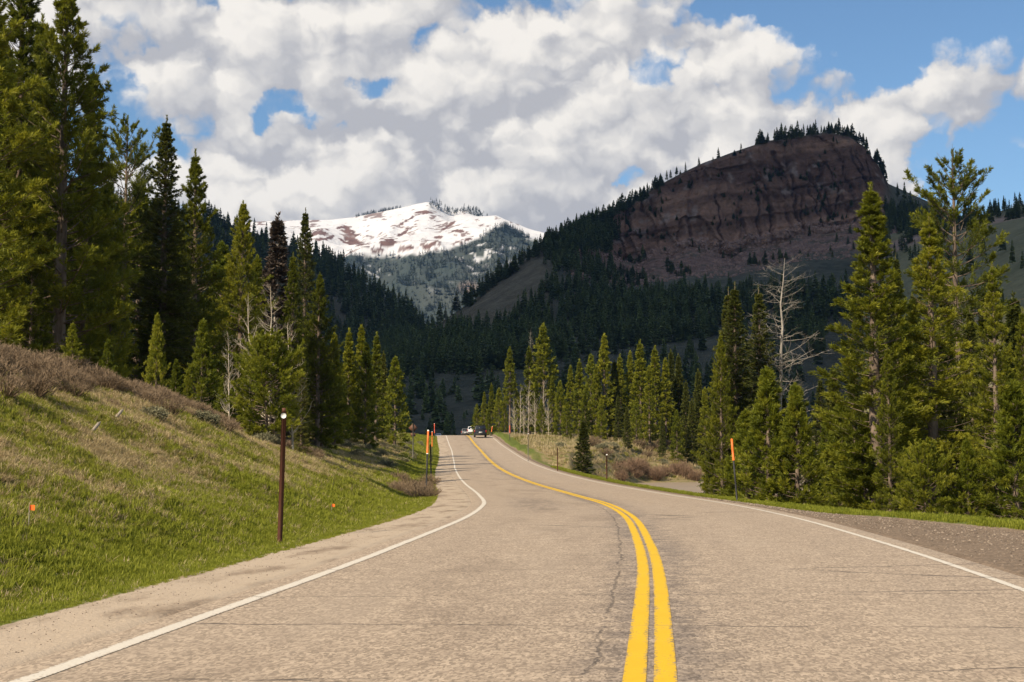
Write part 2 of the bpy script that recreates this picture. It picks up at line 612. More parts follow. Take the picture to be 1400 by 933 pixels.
def crack_mask(nt, uv):
    """thin transverse cracks in road coordinates (across, along), shared by asphalt and paint"""
    wob = nd(nt, 'ShaderNodeTexNoise', {'Vector': uv, 'Scale': 2.5, 'Detail': 5.0, 'Roughness': 0.65})
    w = vmath(nt, 'MULTIPLY', vmath(nt, 'SUBTRACT', wob.outputs[1], (0.5, 0.5, 0.5)), (0.2, 0.28, 0))
    v = vmath(nt, 'MULTIPLY', vmath(nt, 'ADD', uv, w), (0.045, 0.36, 1.0))
    vor = nd(nt, 'ShaderNodeTexVoronoi', {'Vector': v, 'Scale': 1.0, 'Randomness': 0.9}, feature='DISTANCE_TO_EDGE').outputs['Distance']
    sepv = nd(nt, 'ShaderNodeSeparateXYZ', {0: uv})
    # cracks read thinner with wear
    a = sstep(nt, vor, 0.0065, 0.0015)
    gate = sstep(nt, noise(nt, vmath(nt, 'MULTIPLY', uv, (0.5, 0.25, 1)), 1.0, 3, 0.6), 0.42, 0.58)
    trans = ma(nt, 'MULTIPLY', a, gate)
    # ragged long crack left of the centre line
    t = sepv.outputs[0]
    off = ma(nt, 'MULTIPLY', ma(nt, 'SUBTRACT', noise(nt, vmath(nt, 'MULTIPLY', uv, (0.3, 1, 1)), 0.9, 7, 0.72), 0.5), 0.26)
    d = ma(nt, 'ABSOLUTE', ma(nt, 'ADD', ma(nt, 'ADD', t, 0.36), off))
    rag = ma(nt, 'MULTIPLY', noise(nt, uv, 11.0, 4, 0.7), 0.040)
    lon = sstep(nt, ma(nt, 'SUBTRACT', d, rag), 0.000, -0.012)
    gate2 = sstep(nt, noise(nt, vmath(nt, 'MULTIPLY', uv, (0, 0.5, 1)), 1.0, 4, 0.7), 0.36, 0.5)
    lon = ma(nt, 'MULTIPLY', lon, gate2)
    return trans, lon, sepv


def asphalt_color(nt, uv):
    trans, lon, sepv = crack_mask(nt, uv)
    t, s = sepv.outputs[0], sepv.outputs[1]
    uvs = vmath(nt, 'MULTIPLY', uv, (1.0, 0.40, 1.0))
    chip = nd(nt, 'ShaderNodeTexVoronoi', {'Vector': uvs, 'Scale': 52.0}).outputs['Color']
    chipv = nd(nt, 'ShaderNodeSeparateColor', {0: chip}).outputs[0]
    fine = noise(nt, uvs, 40.0, 3, 0.7)
    mid = noise(nt, uv, 3.0, 5, 0.62)
    big = noise(nt, vmath(nt, 'MULTIPLY', uv, (1.0, 0.16, 1)), 0.9, 4, 0.6)
    sp = sstep(nt, ma(nt, 'ADD', ma(nt, 'MULTIPLY', chipv, 0.62), ma(nt, 'MULTIPLY', fine, 0.38)), 0.12, 0.86)
    col = mixc(nt, sp, rgb((0.225, 0.174, 0.125)), rgb((0.525, 0.410, 0.298)))
    col = mixc(nt, sstep(nt, mid, 0.35, 0.70, 0.0, 0.45), col, rgb((0.25, 0.19, 0.138)))
    col = mixc(nt, sstep(nt, big, 0.45, 0.7, 0.0, 0.30), col, rgb((0.42, 0.335, 0.25)))
    # bare dark binder beside the centre line, patches where chips wore off
    band = ma(nt, 'MULTIPLY', sstep(nt, ma(nt, 'ABSOLUTE', ma(nt, 'SUBTRACT', t, 0.02)), 0.85, 0.15),
              sstep(nt, ma(nt, 'ADD', ma(nt, 'MULTIPLY', mid, 0.55), ma(nt, 'MULTIPLY', big, 0.55)), 0.42, 0.66))
    col = mixc(nt, ma(nt, 'MULTIPLY', band, 0.72), col, mixc(nt, sp, rgb((0.075, 0.062, 0.055)), rgb((0.21, 0.17, 0.14))))
    px = ma(nt, 'MULTIPLY', ma(nt, 'ADD', t, 2.05), 1.05)
    py = ma(nt, 'MULTIPLY', ma(nt, 'SUBTRACT', s, 43.0), 0.105)
    r = ma(nt, 'ADD', ma(nt, 'ADD', ma(nt, 'MULTIPLY', px, px), ma(nt, 'MULTIPLY', py, py)), ma(nt, 'MULTIPLY', ma(nt, 'SUBTRACT', mid, 0.5), 3.2))
    patch = sstep(nt, r, 1.0, 0.0)
    streak = sstep(nt, noise(nt, vmath(nt, 'MULTIPLY', uv, (3.0, 0.5, 1)), 1.6, 5, 0.7), 0.38, 0.62)
    col = mixc(nt, ma(nt, 'MULTIPLY', ma(nt, 'MULTIPLY', patch, streak), 0.55), col, rgb((0.12, 0.098, 0.085)))
    lane = ma(nt, 'MULTIPLY', sstep(nt, ma(nt, 'ABSOLUTE', ma(nt, 'ADD', t, 1.5)), 1.9, 0.6), sstep(nt, noise(nt, vmath(nt, 'MULTIPLY', uv, (0.8, 0.22, 1)), 1.0, 5, 0.6), 0.48, 0.66))
    col = mixc(nt, ma(nt, 'MULTIPLY', lane, 0.34), col, rgb((0.17, 0.128, 0.092)))
    # polished wheel tracks
    for c in (-2.65, -1.0, 1.0, 2.65):
        w = sstep(nt, ma(nt, 'ABSOLUTE', ma(nt, 'SUBTRACT', t, c)), 0.5, 0.05, 0.0, 0.16)
        col = mixc(nt, ma(nt, 'MULTIPLY', w, big), col, rgb((0.24, 0.19, 0.145)))
    # a few long tar seams across
    col = mixc(nt, ma(nt, 'MULTIPLY', trans, 0.75), col, rgb((0.06, 0.05, 0.042)))
    col = mixc(nt, ma(nt, 'MULTIPLY', lon, 0.48), col, rgb((0.045, 0.038, 0.033)))
    return col, sp, trans, lon


def uvnode(nt):
    return nd(nt, 'ShaderNodeUVMap', uv_map='UVMap').outputs[0]


def mat_road():
    m, nt = new_mat("chip_seal_asphalt")
    uv = uvnode(nt)
    col, sp, trans, lon = asphalt_color(nt, uv)
    h = ma(nt, 'SUBTRACT', ma(nt, 'MULTIPLY', sp, 0.35), ma(nt, 'ADD', trans, lon))
    bump = nd(nt, 'ShaderNodeBump', {'Strength': 0.5, 'Distance': 0.012, 'Height': h}).outputs[0]
    finish(nt, principled(nt, col, 0.88, bump, 0.25))
    return m


def mat_paint(name, c_dark, c_light, wear):
    m, nt = new_mat(name)
    uv = uvnode(nt)
    col, sp, trans, lon = asphalt_color(nt, uv)
    fine = noise(nt, uv, 30.0, 4, 0.7)
    mid = noise(nt, vmath(nt, 'MULTIPLY', uv, (1.0, 0.5, 1)), 4.0, 4, 0.6)
    paint = mixc(nt, mid, rgb(c_dark), rgb(c_light))
    sepv = nd(nt, 'ShaderNodeSeparateXYZ', {0: uv})
    edge = nd(nt, 'ShaderNodeAttribute', attribute_name='edge', attribute_type='GEOMETRY').outputs['Fac']
    f = ma(nt, 'ADD', ma(nt, 'MULTIPLY', fine, 0.75), ma(nt, 'MULTIPLY', mid, 0.35))
    f = ma(nt, 'ADD', f, ma(nt, 'MULTIPLY', edge, 0.13))
    worn = sstep(nt, f, wear, wear + 0.10)
    worn = ma(nt, 'MAXIMUM', worn, ma(nt, 'MULTIPLY', trans, 0.8))
    out = mixc(nt, worn, paint, col)
    bump = nd(nt, 'ShaderNodeBump', {'Strength': 0.4, 'Distance': 0.01, 'Height': ma(nt, 'SUBTRACT', sp, worn)}).outputs[0]
    finish(nt, principled(nt, out, 0.75, bump, 0.3))
    return m


M_GROUND = mat_ground()
M_ROAD = mat_road()
M_YELLOW = mat_paint("yellow_paint", (0.62, 0.37, 0.010), (0.78, 0.48, 0.016), 0.635)
M_WHITE = mat_paint("white_paint", (0.54, 0.48, 0.39), (0.72, 0.66, 0.56), 0.62)


# ------------------------------------------------------------------ ground sheet, road, markings
def y_rows():
    ys = list(np.arange(-40, 4, 2.0))
    y = 4.0
    while y < 520:
        ys.append(y)
        y += min(max(0.011 * y, 0.14), 3.5)
    ys.append(520.0)
    return np.array(ys)


YS = y_rows()


def build_ground():
    tl = np.concatenate([np.array([-170, -150, -130, -112, -95, -80, -66, -54, -44, -36, -30, -26, -23, -20.5]),
                         np.arange(-19, -14, 0.5), np.arange(-14, -5.6, 0.22), np.arange(-5.6, -3.6, 0.12),
                         np.array([-3.6, -2, 0, 2, 3.6]), np.arange(3.75, 5.6, 0.12), np.arange(5.6, 16, 0.3),
                         np.arange(16, 36, 1.0), np.array([37, 40, 44, 49, 55, 63, 72, 84, 98, 114, 130, 150, 175])])
    T, Y = np.meshgrid(tl, YS)
    X = xc(Y) + T
    Z = ground_z(X, Y)
    V = np.stack([X, Y, Z], -1).reshape(-1, 3)
    F = grid_faces(len(YS), len(tl))
    # zones: gravel, lush grass, dry
    ge = gravel_out(Y)
    n = fbm(X / 4, Y / 4, 41, 4)
    l = -T
    grav = np.where(T < 0, 1 - sm(l, 5.0 + 0.35 * (n - 0.5), 5.4 + 0.35 * (n - 0.5)), 1 - sm(T, ge - 0.25, ge + 0.25))
    lush_l = sm(l, 5.1, 5.5) * (1 - sm(l, 7.2 + 3.0 * (n - 0.4), 9.2 + 3.0 * (n - 0.4)))
    lush_r = sm(T, ge - 0.3, ge + 0.2) * (1 - sm(T, ge + 0.9, ge + 1.8)) * np.interp(Y, [40, 55, 150, 190], [1, 0.7, 0.6, 1])
    far_l = sm(Y, 150, 190) * (1 - sm(l, 9, 12)) * sm(l, 5.1, 5.5) * 0.9
    patch = sm(T, 5, 6) * (1 - sm(T, 13, 17)) * sm(Y, 172, 185) * (1 - sm(Y, 205, 225))
    lush = np.where(T < 0, np.maximum(lush_l, far_l), np.maximum(lush_r, patch))
    dry = np.where(T < 0, 0.35 + 0.35 * sm(l, 9, 13), 0.62 + 0 * T)
    dry = np.where((T > 0) & (grav > 0.4), 1.0, dry)
    dry = np.where((T < 0) & (grav > 0.4), 0.0, dry)
    col = np.stack([grav, lush, dry, np.ones_like(grav)], -1).reshape(-1, 4)
    me = mesh_np("ground", V, F, [M_GROUND], True, attrs={'zone': ('POINT', 'FLOAT_COLOR', col)})
    o = link(bpy.data.objects.new("ground", me))
    tag(o, kind='structure')
    return o


GROUND = build_ground()


def strip(name, t0, t1, nt_, dz, mat, y0=-38, y1=470, parent=None, skirt=0.0, edgeattr=False, wob=0.0, seed=0):
    ys = YS[(YS >= y0) & (YS <= y1)]
    ts = np.linspace(t0, t1, nt_)
    T, Y = np.meshgrid(ts, ys)
    if wob:
        T = T + (fbm(Y / 9.0, T * 0, seed, 3) - 0.5) * wob
    X = xc(Y) + T
    Z = zc(Y) + dz - 0.0 * T
    if skirt:
        Z[:, 0] -= skirt
        Z[:, -1] -= skirt
        T2 = (T - t0)
    V = np.stack([X, Y, Z], -1).reshape(-1, 3)
    uv = np.stack([T, Y], -1).reshape(-1, 2)
    attrs = None
    if edgeattr:
        e = np.abs(np.linspace(-1, 1, nt_)) ** 3
        attrs = {'edge': ('POINT', 'FLOAT', np.tile(e, len(ys)))}
    me = mesh_np(name, V, grid_faces(len(ys), nt_), [mat], True, uv=uv, attrs=attrs)
    return link(bpy.data.objects.new(name, me), parent)


ROAD = tag(strip("road", -4.08, 4.15, 44, 0.0, M_ROAD, skirt=0.05), kind='structure')
strip("centre_line", -0.156, -0.019, 5, 0.004, M_YELLOW, parent=ROAD, edgeattr=True, wob=0.012, seed=1)
strip("centre_line", 0.019, 0.156, 5, 0.004, M_YELLOW, parent=ROAD, edgeattr=True, wob=0.012, seed=2)
strip("edge_line", -3.67, -3.535, 5, 0.004, M_WHITE, parent=ROAD, edgeattr=True, wob=0.07, seed=3)
strip("edge_line", 3.545, 3.65, 5, 0.004, M_WHITE, parent=ROAD, edgeattr=True, wob=0.05, seed=4)


# ------------------------------------------------------------------ water and valley floor
def mat_water():
    m, nt = new_mat("muddy_river_water")
    pos = nd(nt, 'ShaderNodeNewGeometry').outputs['Position']
    n = noise(nt, vmath(nt, 'MULTIPLY', pos, (0.5, 1.4, 1)), 1.6, 5, 0.6)
    n2 = noise(nt, pos, 0.25, 3, 0.5)
    col = mixc(nt, n2, rgb((0.24, 0.18, 0.115)), rgb((0.34, 0.26, 0.175)))
    bump = nd(nt, 'ShaderNodeBump', {'Strength': 0.5, 'Distance': 0.25, 'Height': n}).outputs[0]
    finish(nt, principled(nt, col, 0.5, bump, 0.22))
    return m


def build_river():
    xs = np.concatenate([np.arange(5, 40, 1.0), np.arange(40, 150, 6.0)])
    ys = np.arange(96, 242, 2.0)
    X, Y = np.meshgrid(xs, ys)
    V = np.stack([X, Y, np.full_like(X, -1.72)], -1).reshape(-1, 3)
    o = link(bpy.data.objects.new("river", mesh_np("river", V, grid_faces(len(ys), len(xs)), [mat_water()], True)))
    tag(o, kind='structure')


build_river()


def mat_vcol(name, scale, amount, bumpscale, bumpdist, bstrength=0.6):
    """albedo zones from the mesh, broken up by procedural grain"""
    m, nt = new_mat(name)
    pos = nd(nt, 'ShaderNodeNewGeometry').outputs['Position']
    at = nd(nt, 'ShaderNodeAttribute', attribute_name='col', attribute_type='GEOMETRY').outputs['Color']
    n = noise(nt, pos, scale, 6, 0.65)
    dark = mixc(nt, 1.0, at, rgb((1 - amount,) * 3), 'MULTIPLY')
    lite = mixc(nt, 1.0, at, rgb((1 + amount,) * 3), 'MULTIPLY')
    c = mixc(nt, n, dark, lite)
    h = noise(nt, pos, bumpscale, 6, 0.65)
    bump = nd(nt, 'ShaderNodeBump', {'Strength': bstrength, 'Distance': bumpdist, 'Height': h}).outputs[0]
    finish(nt, principled(nt, c, 0.95, bump, 0.08))
    return m


def build_valley_floor():
    rr = np.array([0, 60, 150, 320, 600, 1000, 1800, 3500, 7000, 14000.0])
    th = np.linspace(0, 2 * np.pi, 65)
    R, T = np.meshgrid(rr, th, indexing='ij')
    V = np.stack([R * np.sin(T), R * np.cos(T) + 100, np.full_like(R, -14.0)], -1).reshape(-1, 3)
    col = np.tile(np.array([0.09, 0.085, 0.05, 1.0]), (len(V), 1))
    me = mesh_np("valley_floor", V, grid_faces(len(rr), len(th)), [M_HILL], False, attrs={'col': ('POINT', 'FLOAT_COLOR', col)})
    o = link(bpy.data.objects.new("valley_floor", me))
    tag(o, kind='structure')


M_HILL = mat_vcol("sage_hillside", 0.22, 0.45, 0.30, 2.0)
build_valley_floor()


# ------------------------------------------------------------------ mountains, lofted from contour lines
def loft(curves, U, rows):
    """curves: list of (list of (u, v), D or list of (u, D)); rows: count between neighbours"""
    lines = []
    for vs, Ds in curves:
        vs = np.array(vs, float)
        v = np.interp(U, vs[:, 0], vs[:, 1])
        k = np.ones(7) / 7
        v = np.convolve(np.pad(v, 3, mode='edge'), k, 'valid')
        D = np.full_like(U, Ds) if np.isscalar(Ds) else np.interp(U, np.array(Ds)[:, 0], np.array(Ds)[:, 1])
        lines.append(pix(U, v, D))
    P, seg = [], []
    for i, n in enumerate(rows):
        for k in range(n):
            a = k / n
            P.append(lines[i] * (1 - a) + lines[i + 1] * a)
            seg.append(i + a)
    P.append(lines[-1])
    seg.append(len(rows))
    return np.array(P), np.array(seg)


def loft_object(name, P, col, mat):
    nr, nc = P.shape[:2]
    c4 = np.concatenate([col, np.ones(col.shape[:2] + (1,))], -1).reshape(-1, 4)
    me = mesh_np(name, P.reshape(-1, 3), grid_faces(nr, nc), [mat], True, attrs={'col': ('POINT', 'FLOAT_COLOR', c4)})
    o = link(bpy.data.objects.new(name, me))
    tag(o, kind='structure')
    return o


def lerp3(a, b, f):
    return np.asarray(a) * (1 - f[..., None]) + np.asarray(b) * f[..., None]


# --- the cliff mountain with its wooded foot
CLIFF_TOP = [(480, 500), (560, 462), (590, 449), (640, 416), (690, 377), (740, 340), (790, 313), (830, 297), (860, 281), (900, 254), (930, 238),
             (960, 224), (1000, 209), (1050, 193), (1090, 187), (1130, 181), (1160, 187), (1180, 200), (1200, 226), (1212, 248), (1240, 287),
             (1290, 302), (1400, 330), (1500, 350)]
CLIFF_BASE = [(480, 510), (560, 470), (600, 452), (640, 424), (690, 386), (740, 352), (790, 345), (830, 352), (850, 362), (875, 362), (893, 350),
              (915, 352), (940, 340), (962, 342), (1000, 352), (1020, 337), (1060, 336), (1090, 322), (1130, 322), (1170, 312), (1200, 305),
              (1240, 330), (1300, 350), (1500, 400)]


def build_cliff():
    U = np.arange(470, 1480, 1.35)
    curves = [
        ([(470, 622), (1480, 628)], 400),
        ([(470, 590), (640, 588), (800, 585), (1480, 590)], 480),
        ([(470, 530), (560, 512), (640, 505), (800, 506), (1000, 500), (1480, 500)], 610),
        ([(470, 520), (560, 486), (640, 462), (760, 455), (900, 452), (1100, 448), (1480, 440)], 730),
        ([(470, 515), (560, 476), (600, 456), (650, 430), (700, 400), (740, 376), (800, 400), (860, 405), (960, 396), (1100, 380), (1200, 372), (1480, 420)],
         [(470, 820), (740, 850), (1480, 880)]),
        (CLIFF_BASE, [(470, 840), (740, 930), (860, 1020), (1100, 1060), (1480, 1080)]),
        (CLIFF_TOP, [(470, 850), (740, 960), (860, 1085), (1100, 1150), (1200, 1150), (1480, 1150)]),
        ([(470, 505), (640, 424), (740, 350), (860, 292), (1000, 222), (1130, 200), (1200, 245), (1480, 370)],
         [(470, 900), (860, 1160), (1480, 1240)]),
        ([(470, 560), (1480, 560)], 1700),
    ]
    P, seg = loft(curves, U, [8, 24, 20, 22, 26, 170, 8, 6])
    S = np.repeat(seg[:, None], len(U), 1)
    UU = np.repeat(U[None], len(seg), 0)
    x, z, y = P[..., 0].copy(), P[..., 2].copy(), P[..., 1].copy()
    k = S - 5.0                                            # 0 at cliff foot, 1 at its rim
    face = sm(k, -0.05, 0.08) * (1 - sm(k, 0.93, 1.02)) * sm(UU, 735, 830) * (1 - sm(UU, 1190, 1225))
    dip = (z - 0.20 * x)
    wob = fbm(x / 40, z / 40, 71, 3) * 16
    butt = ridged(x / 58 + 0.004 * z, z / 240, 51, 3)
    rib = ridged(x / 17 + 0.3 * fbm(x / 30, z / 20, 5, 2), z / 60, 61, 3)
    fin = fbm(x / 5.0, z / 9.0, 66, 4)
    q = (dip + wob) / 15.0
    led = sm(q - np.floor(q), 0.0, 0.35) - (q - np.floor(q))
    q2 = (dip + 0.6 * wob) / 5.2
    led2 = sm(q2 - np.floor(q2), 0.0, 0.3) - (q2 - np.floor(q2))
    crk_v = 1 - sm(np.abs(vnoise(x / 11 + 0.9 * fbm(x / 9, z / 14, 7, 3), z / 85, 131) - 0.5), 0.0, 0.085)
    crk_w = 1 - sm(np.abs(vnoise(x / 27 + 0.7 * fbm(x / 12, z / 20, 8, 3), z / 160, 133) - 0.5), 0.0, 0.06)
    crk_h = 1 - sm(np.abs(vnoise(x / 130, (dip + 0.8 * wob) / 10.0, 135) - 0.5), 0.0, 0.10)
    gate = sm(fbm(x / 35, z / 35, 137, 3), 0.35, 0.6)
    step = np.floor(butt * 5 + 0.6 * fbm(x / 25, z / 25, 139, 3)) / 5 - 0.5
    out = 22 * step - 6.5 * crk_v * gate - 7.0 * crk_w * gate - 4.0 * crk_h * (1.3 - 0.6 * gate) + 14 * (butt - 0.55) + 10.0 * (rib - 0.5) + 7.0 * (fin - 0.5) + 2.2 * led + 1.0 * led2
    P[..., 1] -= out * face
    soft = (1 - face) * sm(S, 0.5, 1.5) * (1 - sm(S, 5.9, 6.3))
    P[..., 2] += ((fbm(x / 60, y / 60, 81, 4) - 0.5) * 9 + (fbm(x / 14, y / 14, 83, 3) - 0.5) * 2.5) * soft * sm(6 - S, 0.0, 1.0)
    # material zones
    n1 = fbm(x / 30, y / 30 + z / 30, 91, 4)
    n2 = fbm(x / 9, z / 9, 93, 4)
    sage = lerp3((0.060, 0.064, 0.046), (0.150, 0.138, 0.092), fbm(x / 10, y / 14, 96, 4))
    grass = lerp3((0.105, 0.086, 0.055), (0.205, 0.165, 0.105), fbm(x / 12, y / 12, 92, 4))
    talus = lerp3((0.15, 0.088, 0.066), (0.32, 0.195, 0.145), fbm(x / 6, y / 3 + z / 6, 94, 4))
    talus = lerp3(talus, np.array((0.10, 0.095, 0.06)), sm(fbm(x / 16, y / 10, 99, 4), 0.52, 0.66) * 0.7)
    band = fbm(q * 0.9, x / 300, 95, 3)
    rock = lerp3((0.125, 0.064, 0.042), (0.47, 0.265, 0.170), np.clip((band - 0.25) * 2.0, 0, 1))
    rock = lerp3(rock, np.array((0.30, 0.22, 0.18)), sm(n2, 0.62, 0.8) * 0.8)
    rock = lerp3(rock, np.array((0.07, 0.045, 0.04)), sm(fbm(x / 7.5, z / 30, 97, 3), 0.62, 0.80) * 0.35)
    tal = sm(S, 4.25 + 0.5 * (n1 - 0.5), 4.6) * (1 - sm(k, 0.0, 0.06)) * sm(UU, 760, 830) * (1 - sm(UU, 1215, 1260))
    gsl = sm(S, 3.2, 3.6) * (1 - sm(UU, 735, 770)) * sm(UU, 560, 600)
    col = lerp3(sage, grass, gsl)
    col = lerp3(col, talus, tal)
    col = lerp3(col, rock, np.clip(face * 1.6, 0, 1))
    loft_object("cliff_mountain", P, col, mat_vcol("cliff_rock_and_scree", 0.16, 0.75, 0.30, 3.5, 1.0))
    return P, S, UU


CLIFF_P, CLIFF_S, CLIFF_U = build_cliff()


# --- the wooded dark hill to the left of the valley
def build_left_hill():
    U = np.arange(-260, 640, 4.0)
    curves = [
        ([(-260, 640), (640, 640)], 420),
        ([(-260, 520), (300, 520), (560, 545), (640, 570)], 620),
        ([(-260, 400), (300, 430), (440, 470), (560, 500), (640, 530)], 900),
        ([(-260, 220), (200, 280), (300, 302), (440, 352), (480, 376), (520, 400), (560, 430), (585, 450), (610, 480), (640, 520)], [(-260, 1200), (440, 1250), (640, 1000)]),
        ([(-260, 300), (300, 360), (640, 560)], 1700),
    ]
    P, seg = loft(curves, U, [10, 24, 30, 8])
    x, y, z = P[..., 0], P[..., 1], P[..., 2]
    S = np.repeat(seg[:, None], len(U), 1)
    P[..., 2] += ((fbm(x / 80, y / 80, 15, 4) - 0.5) * 16) * sm(S, 0.3, 1.0) * (1 - sm(S, 2.6, 3.0))
    n1 = fbm(x / 30, y / 30, 17, 4)
    col = lerp3((0.06, 0.062, 0.042), (0.12, 0.105, 0.07), n1)
    loft_object("wooded_hill", P, col, M_HILL)
    return P, S


LHILL_P, LHILL_S = build_left_hill()


# --- sunlit hillside on the right
def build_right_hill():
    U = np.arange(1180, 1760, 5.0)
    curves = [
        ([(1180, 640), (1760, 640)], 300),
        ([(1180, 520), (1300, 500), (1400, 470), (1760, 380)], 380),
        ([(1180, 470), (1300, 432), (1340, 412), (1400, 372), (1500, 330), (1760, 250)], 450),
        ([(1180, 440), (1300, 410), (1340, 395), (1400, 350), (1500, 300), (1760, 200)], 520),
        ([(1180, 420), (1300, 330), (1340, 318), (1400, 305), (1500, 285), (1760, 200)], 800),
        ([(1180, 330), (1260, 310), (1300, 303), (1340, 296), (1400, 280), (1500, 262), (1760, 190)], 900),
        ([(1180, 500), (1760, 450)], 1400),
    ]
    P, seg = loft(curves, U, [8, 16, 14, 14, 20, 6])
    x, y = P[..., 0], P[..., 1]
    S = np.repeat(seg[:, None], len(U), 1)
    P[..., 2] += ((fbm(x / 50, y / 50, 25, 4) - 0.5) * 8) * sm(S, 0.3, 1.0) * (1 - sm(S, 4.6, 5.0))
    n1 = fbm(x / 25, y / 25, 27, 4)
    col = lerp3((0.13, 0.125, 0.06), (0.25, 0.215, 0.12), n1)
    rock = lerp3((0.26, 0.16, 0.12), (0.40, 0.28, 0.21), fbm(x / 8, P[..., 2] / 8, 29, 3))
    col = lerp3(col, rock, sm(S, 4.1, 4.4) * sm(fbm(x / 30, y / 30, 33, 3), 0.4, 0.55))
    loft_object("grassy_hill", P, col, M_HILL)
    return P, S


RHILL_P, RHILL_S = build_right_hill()


# --- the snow mountain
SNOW_TOP = [(180, 330), (250, 306), (330, 304), (420, 301), (450, 301), (486, 297), (520, 290), (550, 284), (570, 279), (586, 276), (600, 282),
            (618, 291), (632, 287), (645, 289), (662, 298), (690, 310), (727, 327), (760, 338), (820, 352), (900, 370), (1000, 400)]


def build_snow():
    U = np.arange(170, 1000, 1.6)
    curves = [
        ([(170, 560), (1000, 560)], 2600),
        ([(170, 470), (1000, 480)], 3000),
        ([(170, 395), (440, 360), (520, 352), (600, 345), (680, 322), (760, 352), (1000, 420)], [(170, 3700), (600, 3900), (1000, 3700)]),
        (SNOW_TOP, [(170, 4550), (430, 4600), (586, 4450), (640, 4550), (1000, 4500)]),
        ([(170, 340), (420, 315), (586, 295), (727, 345), (1000, 420)], 4900),
        ([(170, 560), (1000, 560)], 6500),
    ]
    P, seg = loft(curves, U, [8, 70, 110, 6, 4])
    S = np.repeat(seg[:, None], len(U), 1)
    x, y, z = P[..., 0].copy(), P[..., 1].copy(), P[..., 2].copy()
    m = sm(S, 0.5, 1.2) * (1 - sm(S, 2.55, 2.95))
    low = 1 - sm(S, 1.9, 2.3)
    P[..., 2] += ((ridged(x / 320, y / 600, 35, 3) - 0.55) * (110 + 20 * low) + (fbm(x / 60, y / 60, 37, 4) - 0.5) * (12 + 14 * low)) * m
    uu, vv = project(P)

    def bl(u, v, ru, rv, rot=0.0):
        c, s = math.cos(rot), math.sin(rot)
        du, dv = uu - u, vv - v
        a = (du * c + dv * s) / ru
        b = (-du * s + dv * c) / rv
        return np.clip(1.25 - np.sqrt(a * a + b * b), 0, 1)
    n1 = fbm(x / 90, z / 45, 43, 5)
    n2 = fbm(x / 22, z / 9, 45, 5)
    rockm = np.zeros_like(x)
    for b in [(530, 333, 17, 8, -0.5), (512, 343, 10, 6, 0), (487, 332, 22, 6, 0.25), (480, 318, 16, 4, 0.4), (470, 312, 10, 4, 0), (435, 318, 16, 6, 0),
              (448, 326, 14, 3, -0.2), (585, 337, 14, 4, -0.6), (552, 318, 18, 2.6, -0.6), (560, 300, 22, 2.2, -0.5), (580, 291, 16, 2.4, 0),
              (640, 328, 10, 4, -0.5), (612, 310, 16, 1.8, -0.6), (600, 325, 6, 2.5, 0), (562, 338, 8, 3, 0), (625, 316, 14, 2.0, 0)]:
        rockm = np.maximum(rockm, bl(*b))
    n3 = fbm(x / 9, z / 4, 47, 4)
    rockm = sm(rockm * 0.9 + (n2 - 0.5) * 1.5 + (n3 - 0.5) * 1.6, 0.30, 0.52) * (rockm > 0)
    speck = sm(n2 * 0.65 + n1 * 0.35, 0.60, 0.63)
    line = np.interp(uu, [170, 400, 440, 480, 520, 560, 600, 640, 665, 690, 730, 1000], [345, 352, 356, 347, 352, 348, 342, 330, 318, 311, 331, 380])
    line = line + (n1 - 0.5) * 26
    forest = sm(vv, line - 2, line + 4)
    ridge_r = sm(uu, 598, 612) * (1 - sm(vv - np.interp(uu, [600, 620, 660, 727], [284, 296, 312, 330]), -1, 2)) * sm(vv - np.interp(uu, [600, 618, 640, 662, 727], [283, 292, 300, 298, 320]), -8, -1)
    snow = np.array((0.62, 0.61, 0.61))
    rock = lerp3((0.085, 0.052, 0.044), (0.20, 0.115, 0.092), n2)
    fcol = lerp3((0.035, 0.05, 0.045), (0.08, 0.085, 0.07), n1)
    fcol = lerp3(fcol, snow, sm(n2 * 0.5 + n1 * 0.5, 0.60, 0.66) * (1 - sm(vv - line, 18, 60)) * 0.9)
    fcol = lerp3(fcol, np.array((0.24, 0.18, 0.15)), np.clip(bl(640, 393, 14, 9), 0, 1))
    col = np.broadcast_to(snow, x.shape + (3,))
    col = lerp3(col, rock, np.clip(np.maximum(rockm, speck * 0.85), 0, 1))
    col = lerp3(col, fcol, forest)
    loft_object("snow_mountain", P, col, mat_vcol("snow_rock_and_forest_floor", 0.02, 0.10, 0.03, 14.0, 0.5))
    return P, S, uu, vv, forest, rockm


SNOW = build_snow()


# ------------------------------------------------------------------ plant materials
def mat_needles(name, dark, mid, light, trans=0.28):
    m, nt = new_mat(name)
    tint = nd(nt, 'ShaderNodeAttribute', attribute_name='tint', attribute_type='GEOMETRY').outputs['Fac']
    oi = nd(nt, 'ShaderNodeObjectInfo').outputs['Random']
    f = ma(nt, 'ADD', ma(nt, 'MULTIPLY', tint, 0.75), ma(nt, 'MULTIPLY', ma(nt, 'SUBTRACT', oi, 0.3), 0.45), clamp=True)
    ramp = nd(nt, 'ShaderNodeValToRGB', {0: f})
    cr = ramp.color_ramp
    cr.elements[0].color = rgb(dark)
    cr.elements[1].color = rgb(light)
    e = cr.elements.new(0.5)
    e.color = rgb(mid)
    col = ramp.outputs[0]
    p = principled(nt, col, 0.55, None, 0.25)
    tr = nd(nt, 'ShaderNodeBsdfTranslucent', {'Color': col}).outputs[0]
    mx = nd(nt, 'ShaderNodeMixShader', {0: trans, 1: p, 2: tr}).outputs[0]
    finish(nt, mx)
    return m


